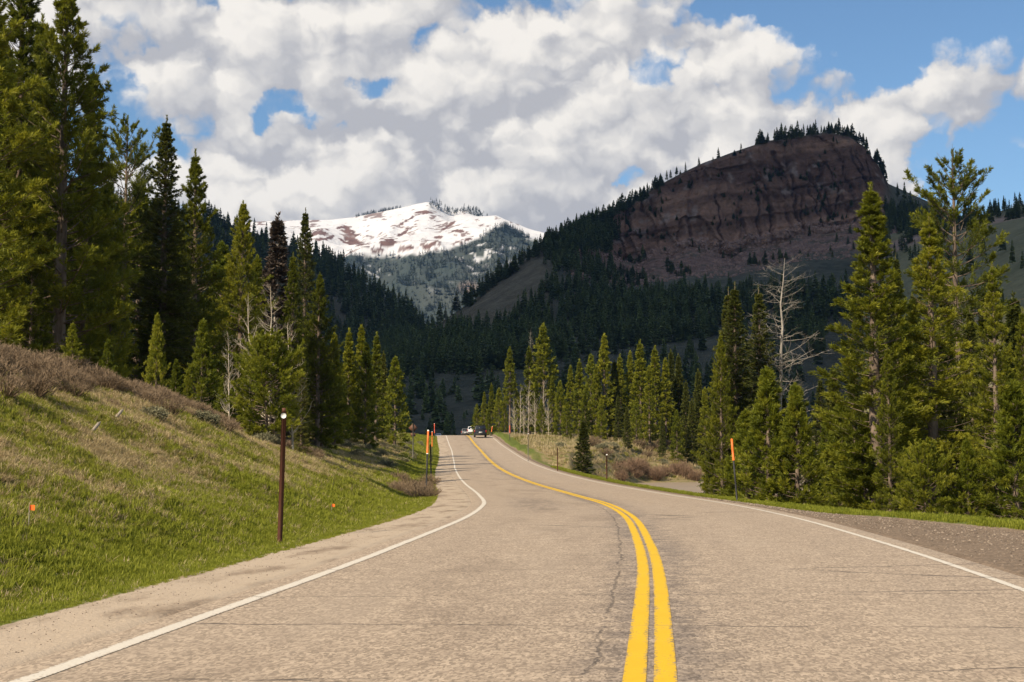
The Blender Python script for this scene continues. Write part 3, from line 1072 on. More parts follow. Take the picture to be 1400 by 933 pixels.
def mat_wood(name, c0, c1, scale=6.0):
    m, nt = new_mat(name)
    tc = nd(nt, 'ShaderNodeTexCoord').outputs['Object']
    n = noise(nt, vmath(nt, 'MULTIPLY', tc, (1, 1, 0.25)), scale, 5, 0.65)
    col = mixc(nt, sstep(nt, n, 0.3, 0.7), rgb(c0), rgb(c1))
    bump = nd(nt, 'ShaderNodeBump', {'Strength': 0.6, 'Distance': 0.03, 'Height': n}).outputs[0]
    finish(nt, principled(nt, col, 0.9, bump, 0.15))
    return m


def mat_tinted(name, c0, c1, rough=0.9, trans=0.0):
    """tint attribute drives the colour: twigs, grass, straw"""
    m, nt = new_mat(name)
    tint = nd(nt, 'ShaderNodeAttribute', attribute_name='tint', attribute_type='GEOMETRY').outputs['Fac']
    oi = nd(nt, 'ShaderNodeObjectInfo').outputs['Random']
    f = ma(nt, 'ADD', ma(nt, 'MULTIPLY', tint, 0.7), ma(nt, 'MULTIPLY', oi, 0.3), clamp=True)
    col = mixc(nt, f, rgb(c0), rgb(c1))
    s = principled(nt, col, rough, None, 0.15)
    if trans:
        tr = nd(nt, 'ShaderNodeBsdfTranslucent', {'Color': col}).outputs[0]
        s = nd(nt, 'ShaderNodeMixShader', {0: trans, 1: s, 2: tr}).outputs[0]
    finish(nt, s)
    return m


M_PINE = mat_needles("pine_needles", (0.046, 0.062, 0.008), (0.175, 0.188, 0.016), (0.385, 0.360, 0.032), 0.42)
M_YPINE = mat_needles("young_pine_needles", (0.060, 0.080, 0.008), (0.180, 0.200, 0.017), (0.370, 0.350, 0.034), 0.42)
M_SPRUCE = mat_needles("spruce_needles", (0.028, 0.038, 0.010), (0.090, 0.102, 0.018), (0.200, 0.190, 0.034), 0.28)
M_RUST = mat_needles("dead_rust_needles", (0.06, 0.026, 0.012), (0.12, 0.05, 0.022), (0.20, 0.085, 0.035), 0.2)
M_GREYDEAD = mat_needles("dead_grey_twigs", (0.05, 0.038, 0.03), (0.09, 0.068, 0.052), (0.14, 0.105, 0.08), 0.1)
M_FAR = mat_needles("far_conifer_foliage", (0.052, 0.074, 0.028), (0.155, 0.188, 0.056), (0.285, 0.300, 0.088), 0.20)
M_BARK = mat_wood("pine_bark", (0.09, 0.065, 0.048), (0.24, 0.18, 0.135))
M_PALEBARK = mat_wood("weathered_grey_wood", (0.24, 0.21, 0.175), (0.42, 0.375, 0.315))
M_ASPEN = mat_wood("aspen_bark", (0.36, 0.29, 0.21), (0.60, 0.52, 0.40))
M_TWIG = mat_tinted("bare_brown_twigs", (0.10, 0.068, 0.040), (0.32, 0.23, 0.145))
M_WILLOW = mat_tinted("willow_twigs", (0.11, 0.068, 0.045), (0.29, 0.19, 0.12))
M_SAGE = mat_tinted("sagebrush_leaves", (0.095, 0.090, 0.048), (0.25, 0.23, 0.135))
M_GRASS = mat_tinted("green_grass_blades", (0.155, 0.180, 0.014), (0.370, 0.375, 0.050), 0.6, 0.45)
M_GRASS2 = mat_tinted("olive_grass_blades", (0.175, 0.175, 0.026), (0.38, 0.345, 0.080), 0.6, 0.42)
M_STRAW = mat_tinted("dry_straw_blades", (0.30, 0.22, 0.10), (0.68, 0.55, 0.32), 0.7, 0.32)

RNG = np.random.default_rng(7)


def unit(v):
    return v / (np.linalg.norm(v, axis=-1, keepdims=True) + 1e-9)


def needle_tris(rng, st, dr, ln, tw, per, nl, nw, spread=(0.55, 1.0)):
    """needles around twig segments: st start, dr direction, ln length, tw tint"""
    n = len(st)
    k = np.repeat(np.arange(n), per)
    s = rng.random(len(k)) ** 0.8
    base = st[k] + dr[k] * (ln[k] * s)[:, None]
    r = unit(np.cross(dr[k], rng.normal(size=(len(k), 3))))
    th = rng.uniform(spread[0], spread[1], len(k)) * (1 - 0.35 * s)
    nd_ = unit(dr[k] * np.cos(th)[:, None] + r * np.sin(th)[:, None])
    L = nl * rng.uniform(0.65, 1.2, len(k))
    tip = base + nd_ * L[:, None]
    side = unit(np.cross(nd_, rng.normal(size=(len(k), 3)))) * (nw * 0.5 * rng.uniform(0.7, 1.3, len(k)))[:, None]
    mid = base + nd_ * (L * 0.45)[:, None]
    V = np.stack([base - side * 0.4, mid + side, tip, mid - side], 1)
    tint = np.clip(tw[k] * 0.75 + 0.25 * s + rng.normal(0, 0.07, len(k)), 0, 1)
    return V, tint


def quads_mesh(name, V, tint, mat):
    n = len(V)
    F = np.arange(n * 4).reshape(n, 4)
    return mesh_np(name, V.reshape(-1, 3), F, [mat], False, attrs={'tint': ('FACE', 'FLOAT', tint)})


def conifer(name, seed, H, R, z0, kind, lod, mat, bark, prof=None, density=1.0, bare=0.0):
    """returns (trunk mesh, crown mesh) for a tree of height H standing at the origin"""
    rng = np.random.default_rng(seed)
    pine = kind == 'pine'
    wood = Geo()
    # trunk
    nseg = 14
    hz = np.linspace(0, 1, nseg)
    wob = np.cumsum(rng.normal(0, 0.012 * H / nseg, (nseg, 2)), 0)
    wob -= wob[0]
    path = np.stack([wob[:, 0], wob[:, 1], hz * H - 0.25 * (hz == 0)], 1)
    r0 = 0.0125 * H + 0.03
    rad = r0 * (1 - hz) ** 0.85 + 0.008
    rad[0] *= 1.3
    wood.tube(path, rad, 8)

    def trunk_at(z):
        return np.stack([np.interp(z, path[:, 2], path[:, 0]), np.interp(z, path[:, 2], path[:, 1]), z], -1)
    sp = (0.27 if pine else 0.22) * (H / 11) ** 0.5 / density
    if lod > 0:
        sp *= 1.45
    ST, DR, LN, TW = [], [], [], []
    z = z0 * H
    zs = []
    while z < H * 0.965:
        zs.append(z)
        z += sp * rng.uniform(0.7, 1.3) * (1.05 - 0.5 * (z / H))
    for z in zs:
        h = (z - z0 * H) / (H * (1 - z0))
        if prof is not None:
            rr = np.interp(h, prof[0], prof[1])
        elif pine:
            rr = min(1.0, 0.72 + 1.6 * h) * (1 - h) ** 0.80
        else:
            rr = (1 - h) ** 0.86 * min(1.0, 0.75 + 2 * h)
        nb = rng.integers(4, 7) if pine else rng.integers(6, 9)
        if lod > 0:
            nb = max(3, nb)
        a0 = rng.uniform(0, 6.28)
        wl = rng.uniform(0.72, 1.12)
        for b in range(nb):
            az = a0 + b * 6.283 / nb + rng.normal(0, 0.3)
            L = R * rr * wl * rng.uniform(0.6, 1.15) + 0.10 * (1 - h)
            if pine:
                el = math.radians(-8 + 60 * h ** 1.2 + rng.normal(0, 8))
                up = 0.28
            else:
                el = math.radians(-16 + 48 * h ** 1.4 + rng.normal(0, 6))
                up = 0.16
            base = trunk_at(np.array(z))
            hd = np.array([math.cos(az), math.sin(az), 0.0])
            ss = np.linspace(0, 1, 5)
            pts = base + np.outer(ss * L * math.cos(el), hd)
            pts[:, 2] += ss * L * math.sin(el) + up * L * ss ** 2
            if lod == 0:
                wood.tube(pts, np.linspace(0.010 + 0.010 * L, 0.004, 5), 3)
            elif lod == 1:
                wood.tube(pts[[0, 2, 4]], np.linspace(0.014 + 0.008 * L, 0.006, 3), 3)
            if bare and rng.random() < bare:
                continue
            btint = np.clip(rng.normal(0.45, 0.2), 0, 1)
            # twigs along the branch, denser towards its end
            nt_ = int(max(5, (L / (0.078 if lod == 0 else 0.16)) * (1.0 if pine else 1.15)))
            s = np.sort(rng.uniform(0.22 if pine else 0.10, 1.0, nt_))
            if pine:
                s = s ** 0.75
            bp = np.stack([np.interp(s, ss, pts[:, i]) for i in range(3)], 1)
            bd = unit(pts[-1] - pts[-3])
            sgn = rng.choice([-1, 1], nt_)
            sidev = np.array([-hd[1], hd[0], 0.0])
            ang = rng.uniform(0.4, 1.05, nt_)
            vz = rng.normal(0.35 if pine else -0.05, 0.45 if pine else 0.25, nt_)
            td = unit(bd * np.cos(ang)[:, None] + sidev * (sgn * np.sin(ang))[:, None] + np.array([0, 0, 1.0]) * vz[:, None])
            tl = (0.16 + 0.34 * L * (1.05 - s)) * rng.uniform(0.7, 1.25, nt_) * (0.30 + 0.70 * min(1.0, 2.2 * (1 - h)))
            if not pine:
                tl *= 0.95
            ST.append(bp)
            DR.append(td)
            LN.append(tl)
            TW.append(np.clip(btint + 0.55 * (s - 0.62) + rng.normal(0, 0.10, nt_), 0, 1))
            # end shoot
            ST.append(pts[3:4])
            DR.append(unit(pts[4:5] - pts[3:4]))
            LN.append(np.array([0.28 * L + 0.08 * (1 - h)]))
            TW.append(np.array([min(1, btint + 0.15)]))
    # leader
    for k in range(4):
        ST.append(np.array([[path[-1][0], path[-1][1], H * 0.94]]))
        DR.append(np.array([[0, 0, 1.0]]))
        LN.append(np.array([H * 0.06]))
        TW.append(np.array([0.6]))
    ST, DR, LN, TW = np.concatenate(ST), np.concatenate(DR), np.concatenate(LN), np.concatenate(TW)
    if lod == 0:
        per, nl, nw = (30, 0.125, 0.021) if pine else (24, 0.085, 0.023)
    elif lod == 1:
        per, nl, nw = (11, 0.27, 0.095) if pine else (10, 0.21, 0.09)
    V, tint = needle_tris(rng, ST, DR, LN, TW, per, nl, nw)
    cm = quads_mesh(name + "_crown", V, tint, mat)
    tm = wood.mesh(name + "_trunk", [bark], True)
    return tm, cm, H


def far_conifer(name, seed, n=150, R=0.16, z0=0.06, mat=None):
    """unit-height conifer made of branch-shaped faces, for far slopes"""
    rng = np.random.default_rng(seed)
    h = rng.random(n) ** 0.85
    z = z0 + (1 - z0) * h * 0.97
    az = rng.uniform(0, 6.283, n)
    L = R * (1 - h) ** 0.85 * rng.uniform(0.6, 1.2, n) + 0.012
    hd = np.stack([np.cos(az), np.sin(az), np.zeros(n)], 1)
    sd = np.stack([-np.sin(az), np.cos(az), np.zeros(n)], 1)
    dz = L * rng.uniform(-0.55, 0.15, n)
    base = np.stack([np.zeros(n), np.zeros(n), z], 1)
    tip = base + hd * L[:, None]
    tip[:, 2] += dz
    mid = base + hd * (L * 0.6)[:, None] + np.array([0, 0, 1.0]) * (dz * 0.35)[:, None]
    w = (L * 0.34 + 0.010)[:, None]
    hang = np.array([0, 0, 1.0]) * (rng.uniform(-0.03, 0.03, n))[:, None]
    V = np.stack([base, mid + sd * w - hang, tip, mid - sd * w + hang], 1)
    # thin trunk
    tri = np.array([[[-0.008, 0, -0.02], [0.008, 0, -0.02], [0.003, 0, 0.98], [-0.003, 0, 0.98]],
                    [[0, -0.008, -0.02], [0, 0.008, -0.02], [0, 0.003, 1.0], [0, -0.003, 1.0]]])
    tint = np.clip(rng.normal(0.4, 0.2, n) + 0.25 * (L / R) - 0.1, 0, 1)
    return quads_mesh(name, np.concatenate([V, tri]), np.concatenate([tint, [0.1, 0.1]]), mat or M_FAR)


# ------------------------------------------------------------------ tree kinds
K = {}
K['pine_a'] = conifer("lodgepole_a", 11, 11, 1.8, 0.10, 'pine', 0, M_PINE, M_BARK)
K['pine_b'] = conifer("lodgepole_b", 12, 11, 1.55, 0.06, 'pine', 0, M_PINE, M_BARK)
K['pine_c'] = conifer("lodgepole_c", 13, 11, 1.95, 0.04, 'pine', 0, M_PINE, M_BARK,
                      prof=([0, 0.1, 0.35, 0.6, 0.85, 1], [0.8, 1.0, 0.92, 0.62, 0.26, 0.02]))
K['pine_trunky'] = conifer("lodgepole_trunky", 14, 11, 1.55, 0.22, 'pine', 0, M_PINE, M_BARK, density=0.9, bare=0.12)
K['pine_sparse'] = conifer("lodgepole_sparse", 15, 11, 1.9, 0.45, 'pine', 0, M_PINE, M_BARK, density=0.62, bare=0.2,
                           prof=([0, 0.15, 0.4, 0.7, 0.85, 1], [0.9, 1.1, 1.0, 0.75, 0.45, 0.12]))
K['young'] = conifer("young_pine", 16, 4.0, 0.95, 0.03, 'pine', 0, M_YPINE, M_BARK)
K['bushy'] = conifer("bushy_pine", 17, 4.5, 1.75, 0.10, 'pine', 0, M_YPINE, M_BARK,
                     prof=([0, 0.15, 0.4, 0.65, 0.85, 1], [0.6, 0.95, 1.0, 0.85, 0.55, 0.2]), density=1.15)
K['spruce_a'] = conifer("spruce_a", 18, 11, 1.65, 0.02, 'spruce', 0, M_SPRUCE, M_BARK)
K['spruce_b'] = conifer("spruce_b", 19, 11, 1.15, 0.02, 'spruce', 0, M_SPRUCE, M_BARK,
                        prof=([0, 0.1, 0.4, 0.75, 1], [0.95, 1.0, 0.80, 0.42, 0.02]))
K['dead_spruce'] = conifer("dead_spruce", 20, 11, 1.1, 0.10, 'spruce', 1, M_GREYDEAD, M_PALEBARK, bare=0.3)
K['mid_a'] = conifer("mid_pine_a", 21, 11, 1.55, 0.04, 'pine', 1, M_PINE, M_BARK)
K['mid_b'] = conifer("mid_pine_b", 22, 11, 1.4, 0.05, 'pine', 1, M_PINE, M_BARK, density=0.9)
K['mid_c'] = conifer("mid_pine_c", 23, 11, 1.9, 0.03, 'pine', 1, M_YPINE, M_BARK, prof=([0, 0.2, 0.6, 0.9, 1], [0.9, 1.0, 0.65, 0.25, 0.05]))
K['mid_trunky'] = conifer("mid_pine_trunky", 24, 11, 1.45, 0.34, 'pine', 1, M_PINE, M_BARK, density=0.85)
K['mid_spruce'] = conifer("mid_spruce", 25, 11, 1.45, 0.02, 'spruce', 1, M_SPRUCE, M_BARK)
K['mid_spruce_b'] = conifer("mid_spruce_b", 26, 11, 1.05, 0.02, 'spruce', 1, M_SPRUCE, M_BARK, density=1.1)


def place_tree(u, vtop, D, kind, label, group=None, name='pine_tree', wide=1.0, cat='tree', lean=0.0):
    x = (u - CX) / FPX * D * 1.0
    zb = gz(x, D)
    zt = float(pix(u, vtop, D)[2])
    tm, cm, H = K[kind]
    s = (zt - zb) / H
    e = empty(name, (x, D, zb - 0.05), random.uniform(0, 6.28), (s * wide, s * wide, s))
    if lean:
        e.rotation_euler = (0, math.radians(lean), e.rotation_euler[2])
    t = link(bpy.data.objects.new('trunk', tm), e)
    c = link(bpy.data.objects.new('crown', cm), e)
    tag(e, label, cat, group)
    return e


HEROES = []
USED = {}


import re


def place_hero(u, vt, D, k, label, group, name, w):
    short = re.split(r' (?:with|at|of|between|beside|right|rising|in|above|alone|under|standing|directly|next|leaning|half|behind|by|spreading|on|against|that) |, ', label)[0]
    short = 'first pine of the sunlit row' if short == 'first pine' else short
    HEROES.append((u, D, short, group))
    USED[label] = 1
    return place_tree(u, vt, D, k, label, group, name, w)


def place_fill(u, vt, D, k, base, group, w, name=None):
    x = (u - CX) / FPX * D
    c = sorted((math.hypot(x - (h[0] - CX) / FPX * h[1], D - h[1]), h) for h in HEROES if h[3] == group)
    sp = 'spruce' if 'spruce' in k else 'pine'
    hgt = float(pix(u, vt, D)[2]) - gz(x, D)
    size = 'tall' if hgt > 9 else ('mid-height' if hgt > 5.5 else ('low' if hgt > 3 else 'small'))
    lab = None
    for dist, h in c[:3]:
        rel = 'behind' if D > h[1] + 2 else ('in front of' if D < h[1] - 2 else 'beside')
        lab = '%s %s %s %s the %s' % (size, base, sp, rel, h[2])
        if lab not in USED:
            break
    USED[lab] = USED.get(lab, 0) + 1
    return place_tree(u, vt, D, k, lab, group, name or sp + '_tree', w)


random.seed(5)
# --- left wood behind the bank
G_L = 'trees of the wood on top of the left bank'
for row in [
    (-34, -110, 58.2, 'pine_a', 'dark tall pine at the outer end of the wood on the bank', 1.15),
    (14, -70, 65.3, 'pine_b', 'tall pine standing beside the largest pine of the bank wood', 1.15),
    (78, -32, 62.5, 'pine_c', 'largest dark pine of the wood above the brown brush', 1.05),
    (165, 158, 85.2, 'pine_sparse', 'thin open pine between the largest pine and the pointed spruce', 0.8),
    (219, 158, 78.1, 'spruce_a', 'pointed spruce with reddish trunk and open layered branches', 1.05),
    (262, 205, 82.4, 'pine_a', 'broad pine right behind the pointed layered spruce', 1.0),
    (326, 274, 88, 'pine_c', 'dense dome-topped pine beside the dead grey spruce', 0.95),
    (375, 292, 99.4, 'dead_spruce', 'dead grey-brown spruce with bare spiky top in the bank wood', 1.3),
    (413, 284, 113.6, 'spruce_a', 'dark slim spruce rising behind the bright yellow-green pines', 0.95),
    (398, 345, 93.7, 'pine_b', 'bright yellow-green pine in front of the dark slim spruce', 0.95),
    (434, 372, 96.6, 'pine_c', 'wide bright pine at the downhill end of the bank wood', 0.9),
    (365, 466, 48, 'bushy', 'round bushy young pine above the brown reflector post', 1.0),
    (97, 440, 37, 'young', 'small bright young pine alone in front of the dark wood', 1.0),
    (213, 428, 48, 'young', 'slender young pine under the pointed layered spruce', 0.62),
    (276, 436, 55, 'young', 'young pine at the foot of the dense dome-topped pine', 0.8),
    (413, 480, 57, 'spruce_b', 'low black-green fir beside the round bushy young pine', 1.0),
]:
    place_hero(row[0], row[1], row[2], row[3], row[4], G_L, 'spruce_tree' if 'spruce' in row[3] else 'pine_tree', row[5])
for u, vt, D, k, w in [(-10, 60, 73.8, 'mid_a', 1.1), (50, 120, 79.5, 'mid_b', 1.2), (118, 90, 75.3, 'pine_b', 1.0), (140, 250, 73.8, 'pine_a', 0.9), (186, 250, 93.7, 'mid_a', 1.1),
                       (100, 260, 88, 'mid_c', 1.1), (20, 250, 85.2, 'mid_c', 1.2), (240, 300, 96.6, 'mid_a', 1.0), (300, 330, 102.2, 'mid_c', 1.0), (350, 350, 113.6, 'mid_a', 1.0),
                       (150, 320, 99.4, 'mid_spruce', 1.2), (70, 330, 96.6, 'mid_spruce', 1.2), (212, 350, 102.2, 'mid_spruce', 1.2), (290, 380, 113.6, 'mid_spruce', 1.2),
                       (-60, 40, 71, 'mid_c', 1.3), (330, 400, 120.7, 'mid_spruce', 1.1), (385, 400, 127.8, 'mid_a', 1.1), (265, 340, 90.9, 'pine_b', 0.9), (45, 20, 71, 'pine_a', 1.0), (112, 180, 68.2, 'pine_b', 0.9), (0, 150, 63.9, 'pine_c', 0.8), (148, 380, 68.2, 'pine_c', 0.8), (40, 300, 59.6, 'pine_c', 0.8)]:
    place_fill(u, vt, D, k, 'shaded', G_L, w)
for u, vt, D, w in [(146, 462, 43, 0.9), (240, 490, 50, 0.8), (304, 520, 54, 0.9), (256, 505, 51, 0.7)]:
    place_fill(u, vt, D, 'young', 'young brush-edge', G_L, w, 'sapling')
G_LM = 'trees on the slope by the left verge before the crest'
place_hero(540, 487, 148, 'mid_c', 'bright bushy pine standing free at the end of the row', G_LM, 'pine_tree', 1.0)
place_hero(457, 455, 105, 'mid_a', 'first pine of the sunlit row, just past the bank wood', G_LM, 'pine_tree', 1.0)
for u, vt, D, k, w in [(476, 450, 120, 'mid_b', 1.0), (494, 445, 128, 'mid_a', 1.0), (500, 468, 120, 'mid_c', 0.8), (514, 455, 138, 'mid_b', 0.95),
                       (440, 470, 98, 'mid_c', 1.0), (524, 480, 150, 'mid_spruce', 0.9), (465, 500, 112, 'mid_c', 0.9), (485, 490, 126, 'mid_spruce', 1.0), (508, 500, 140, 'mid_spruce', 0.9)]:
    place_fill(u, vt, D, k, 'sunlit row', G_LM, w)

# --- right roadside wood
G_R = 'trees of the wood beside the gravel pull-out'
for row in [
    (1006, 384, 74, 'spruce_b', 'slim dark twin-topped spruce beside the bleached snag', 1.2, 'spruce_tree'),
    (998, 392, 76, 'spruce_b', 'slim olive spruce leaning against the twin-topped spruce', 1.1, 'spruce_tree'),
    (1040, 390, 79, 'spruce_b', 'slim black-green spruce directly against the bleached snag', 1.1, 'spruce_tree'),
    (985, 455, 72, 'pine_c', 'olive-brown pine spreading at the foot of the slim spruces', 0.75, 'pine_tree'),
    (1049, 503, 57, 'young', 'young conical pine next to the orange-tipped marker pole', 0.95, 'pine_tree'),
    (1088, 525, 56, 'young', 'young conical pine with bare lower trunk between pole and tall pines', 0.95, 'pine_tree'),
    (1122, 512, 74, 'spruce_b', 'dark fir in the gap before the tall roadside pines', 1.1, 'spruce_tree'),
    (1196, 250, 47, 'pine_b', 'tall dense yellow-green pine at the head of the roadside wood', 1.5, 'pine_tree'),
    (1228, 345, 52, 'spruce_a', 'greyish spruce half hidden between the two tallest roadside pines', 0.85, 'spruce_tree'),
    (1276, 292, 48, 'pine_trunky', 'tall pine with long bare trunk behind the gravel pull-out', 1.35, 'pine_tree'),
    (1312, 205, 62, 'pine_sparse', 'tallest ragged pine with open crown and bare grey limbs', 0.95, 'pine_tree'),
    (1362, 358, 43, 'pine_trunky', 'short tufted pine with crooked trunk by the grass strip', 1.0, 'pine_tree'),
    (1400, 420, 47, 'pine_a', 'pine beside the short tufted pine, thick down to the ground', 0.9, 'pine_tree'),
    (1262, 612, 42, 'bushy', 'waist-high bright bushy pine under the tall bare-trunked pine', 0.9, 'pine_tree'),
    (1330, 420, 55, 'spruce_a', 'black-green fir in the shade behind the short tufted pine', 1.1, 'spruce_tree'),
]:
    place_hero(row[0], row[1], row[2], row[3], row[4], G_R, row[6], row[5])
for u, vt, D, k, w in [(1150, 545, 62, 'young', 1.0), (1168, 480, 52, 'pine_b', 0.9), (1215, 470, 45, 'pine_a', 0.8), (1240, 430, 50, 'pine_b', 0.95), (1250, 400, 56, 'pine_a', 0.9), (1300, 430, 52, 'pine_b', 0.9),
                       (1180, 575, 47, 'young', 1.0), (1150, 610, 52, 'young', 1.0), (1385, 520, 42, 'young', 1.1), (1320, 600, 42, 'young', 0.9),
                       (1420, 360, 50, 'pine_b', 1.1), (1450, 300, 48, 'pine_a', 1.1), (1130, 560, 66, 'mid_c', 0.8), (1345, 500, 48, 'pine_c', 0.7),
                       (1070, 540, 80, 'mid_spruce', 1.0), (1100, 560, 85, 'mid_a', 1.0), (1140, 500, 92, 'mid_spruce', 1.1), (1020, 560, 66, 'young', 1.2), (972, 560, 76, 'mid_spruce', 1.1),
                       (1255, 480, 62, 'mid_spruce', 1.2), (1210, 400, 64, 'mid_a', 1.0), (1300, 380, 68, 'mid_spruce', 1.1), (1350, 420, 66, 'mid_a', 1.1), (1390, 400, 70, 'mid_spruce', 1.2)]:
    place_fill(u, vt, D, k, 'thicket', G_R, w)

# --- grove on the bank above the river, up to the crest
G_G = 'grove on the bank above the river'
for row in [
    (697, 475, 236, 'mid_trunky', 'slim tufted pine at the crest end of the grove by bare aspens', 0.9),
    (743, 443, 229, 'mid_trunky', 'tallest tufted pine of the grove beside the dead-topped pine', 1.15),
    (724, 474, 231, 'mid_a', 'pine with grey dead top between the tufted grove pines', 1.0),
    (826, 457, 206, 'mid_a', 'tall pointed pine in the middle of the river grove', 1.0),
    (797, 574, 108, 'mid_spruce', 'lone dark fir at the road edge below the grove', 1.7),
    (857, 556, 186, 'mid_spruce', 'squat dark fir leaning over the shadowed bank', 1.15),
    (955, 505, 196, 'mid_spruce_b', 'needle-thin dark spruce at the river end of the grove', 1.15),
]:
    place_hero(row[0], row[1], row[2], row[3], row[4], G_G, 'spruce_tree' if 'spruce' in row[3] else 'pine_tree', row[5])
for u, vt, D, k, w in [(652, 552, 262, 'mid_c', 1.0), (662, 536, 256, 'mid_a', 1.0), (672, 524, 250, 'mid_b', 1.0), (682, 530, 246, 'mid_c', 1.0), (690, 540, 240, 'mid_a', 0.9), (708, 535, 236, 'mid_c', 0.9),
                       (733, 520, 226, 'mid_a', 0.9), (755, 515, 224, 'mid_a', 1.0), (766, 520, 220, 'mid_c', 0.9), (780, 500, 218, 'mid_a', 1.0), (792, 492, 214, 'mid_b', 1.1), (808, 484, 212, 'mid_c', 0.9),
                       (815, 500, 205, 'mid_a', 1.0), (840, 492, 208, 'mid_spruce', 1.1), (848, 485, 214, 'mid_b', 1.0), (862, 480, 210, 'mid_a', 0.9), (876, 466, 206, 'mid_b', 1.1), (896, 474, 204, 'mid_b', 1.15),
                       (888, 500, 198, 'mid_a', 1.0), (910, 490, 204, 'mid_a', 1.0), (918, 478, 212, 'mid_spruce_b', 1.1), (928, 484, 208, 'mid_spruce_b', 1.1), (938, 520, 198, 'mid_spruce', 1.0),
                       (946, 545, 192, 'mid_spruce', 1.1), (925, 560, 190, 'mid_c', 0.9), (905, 565, 190, 'mid_spruce', 0.9), (964, 530, 192, 'mid_a', 1.0), (740, 545, 216, 'mid_c', 0.9), (775, 550, 208, 'mid_c', 1.0),
                       (822, 545, 198, 'mid_c', 1.0), (870, 545, 194, 'mid_c', 1.0), (800, 540, 204, 'mid_a', 1.0), (845, 540, 198, 'mid_spruce', 1.0), (668, 560, 246, 'mid_c', 1.0), (982, 520, 190, 'mid_spruce', 1.1)]:
    place_fill(u, vt, D, k, 'grove', G_G, w)
for u, vt, D in [(722, 452, 231.5), (862, 484, 209.5)]:
    pass


# ------------------------------------------------------------------ bare trees, snag, shrubs
def branchy(seed, H, spread, n0, levels, r0, droop=0.0, jitter=0.35, pale=1.0, trunk=True, stem=0.15):
    """bare branching wood as thin tubes"""
    rng = np.random.default_rng(seed)
    g = Geo()

    def limb(p, d, L, r, lev):
        n = 4
        pts = [p]
        dd = d.copy()
        for i in range(n):
            dd = unit(dd + rng.normal(0, jitter * 0.35, 3) + np.array([0, 0, -droop + 0.06]))
            pts.append(pts[-1] + dd * L / n)
        pts = np.array(pts)
        g.tube(pts, np.linspace(r, r * 0.35, n + 1), 4 if lev < 2 else 3)
        if lev < levels:
            for i in range(rng.integers(3, 6)):
                s = rng.uniform(0.25, 0.95)
                q = np.array([np.interp(s * n, np.arange(n + 1), pts[:, k]) for k in range(3)])
                nd2 = unit(d * 0.7 + rng.normal(0, 0.55, 3))
                limb(q, nd2, L * rng.uniform(0.28, 0.5), r * 0.42, lev + 1)
    if trunk:
        hz = np.linspace(0, 1, 12)
        path = np.stack([np.cumsum(rng.normal(0, 0.01 * H, 12)) * 0.5, np.cumsum(rng.normal(0, 0.01 * H, 12)) * 0.5, hz * H - 0.1], 1)
        g.tube(path, r0 * (1 - hz) ** 0.8 + 0.006, 7)
        for i in range(n0):
            h = rng.uniform(stem, 0.98)
            q = np.array([np.interp(h, hz, path[:, k]) for k in range(3)])
            az = rng.uniform(0, 6.28)
            el = rng.uniform(-0.15, 0.7) - droop * 2
            d = np.array([math.cos(az) * math.cos(el), math.sin(az) * math.cos(el), math.sin(el)])
            limb(q, d, spread * (1.05 - 0.75 * h) * rng.uniform(0.5, 1.2), r0 * (0.32 if levels > 2 else 0.46) * (1.15 - h), 1)
    else:
        for i in range(n0):
            az = rng.uniform(0, 6.28)
            el = rng.uniform(0.7, 1.5)
            d = np.array([math.cos(az) * math.cos(el), math.sin(az) * math.cos(el), math.sin(el)])
            limb(np.array([rng.normal(0, 0.12), rng.normal(0, 0.12), -0.08]), d, H * rng.uniform(0.6, 1.0), r0 * rng.uniform(0.6, 1.0), 1)
    return g


SNAG = branchy(31, 11, 2.3, 110, 3, 0.085, droop=-0.01, stem=0.10).mesh("snag_limbs", [M_PALEBARK], True)
ASPEN_A = branchy(32, 8, 2.0, 60, 2, 0.06, droop=-0.16, stem=0.14).mesh("aspen_a", [M_ASPEN], True)
ASPEN_B = branchy(33, 8, 1.7, 56, 2, 0.055, droop=-0.16, stem=0.14).mesh("aspen_b", [M_ASPEN], True)
BARE_BUSH = branchy(34, 3.0, 1.2, 16, 2, 0.03, trunk=False).mesh("bare_bush", [M_ASPEN], True)


def place_mesh(name, me, u, vtop, D, H, label, cat, group=None, wide=1.0, lean=0.0):
    x = (u - CX) / FPX * D
    zb = gz(x, D)
    s = (float(pix(u, vtop, D)[2]) - zb) / H
    o = link(bpy.data.objects.new(name, me))
    o.location = (x, D, zb - 0.03)
    o.scale = (s * wide, s * wide, s)
    o.rotation_euler = (math.radians(random.uniform(-2, 2)), math.radians(lean), random.uniform(0, 6.28))
    return tag(o, label, cat, group)


place_mesh("dead_tree", SNAG, 1066, 352, 80, 11, 'bleached dead snag with bare crooked limbs behind the slim spruces', 'dead tree', wide=1.35)
place_mesh("dead_tree", SNAG, 1330, 395, 60, 11, 'bare grey dead limbs tangled under the tallest ragged pine', 'dead tree', wide=0.8)
place_mesh("bare_tree", ASPEN_A, 340, 402, 50, 8, 'bare pale aspen left of the round bushy pine, thick branched', 'bare tree', 'leafless aspens around the bushy pine', 1.1)
place_mesh("bare_tree", ASPEN_B, 368, 388, 51, 8, 'tallest bare pale aspen behind the round bushy pine', 'bare tree', 'leafless aspens around the bushy pine', 1.1)
place_mesh("bare_tree", ASPEN_A, 404, 432, 49, 8, 'bare leaning aspen between bushy pine and low fir', 'bare tree', 'leafless aspens around the bushy pine', 1.0, 10)
place_mesh("bare_tree", ASPEN_B, 314, 450, 52, 8, 'thin bare aspen near the foot of the dome-topped pine', 'bare tree', 'leafless aspens around the bushy pine', 0.9, -6)
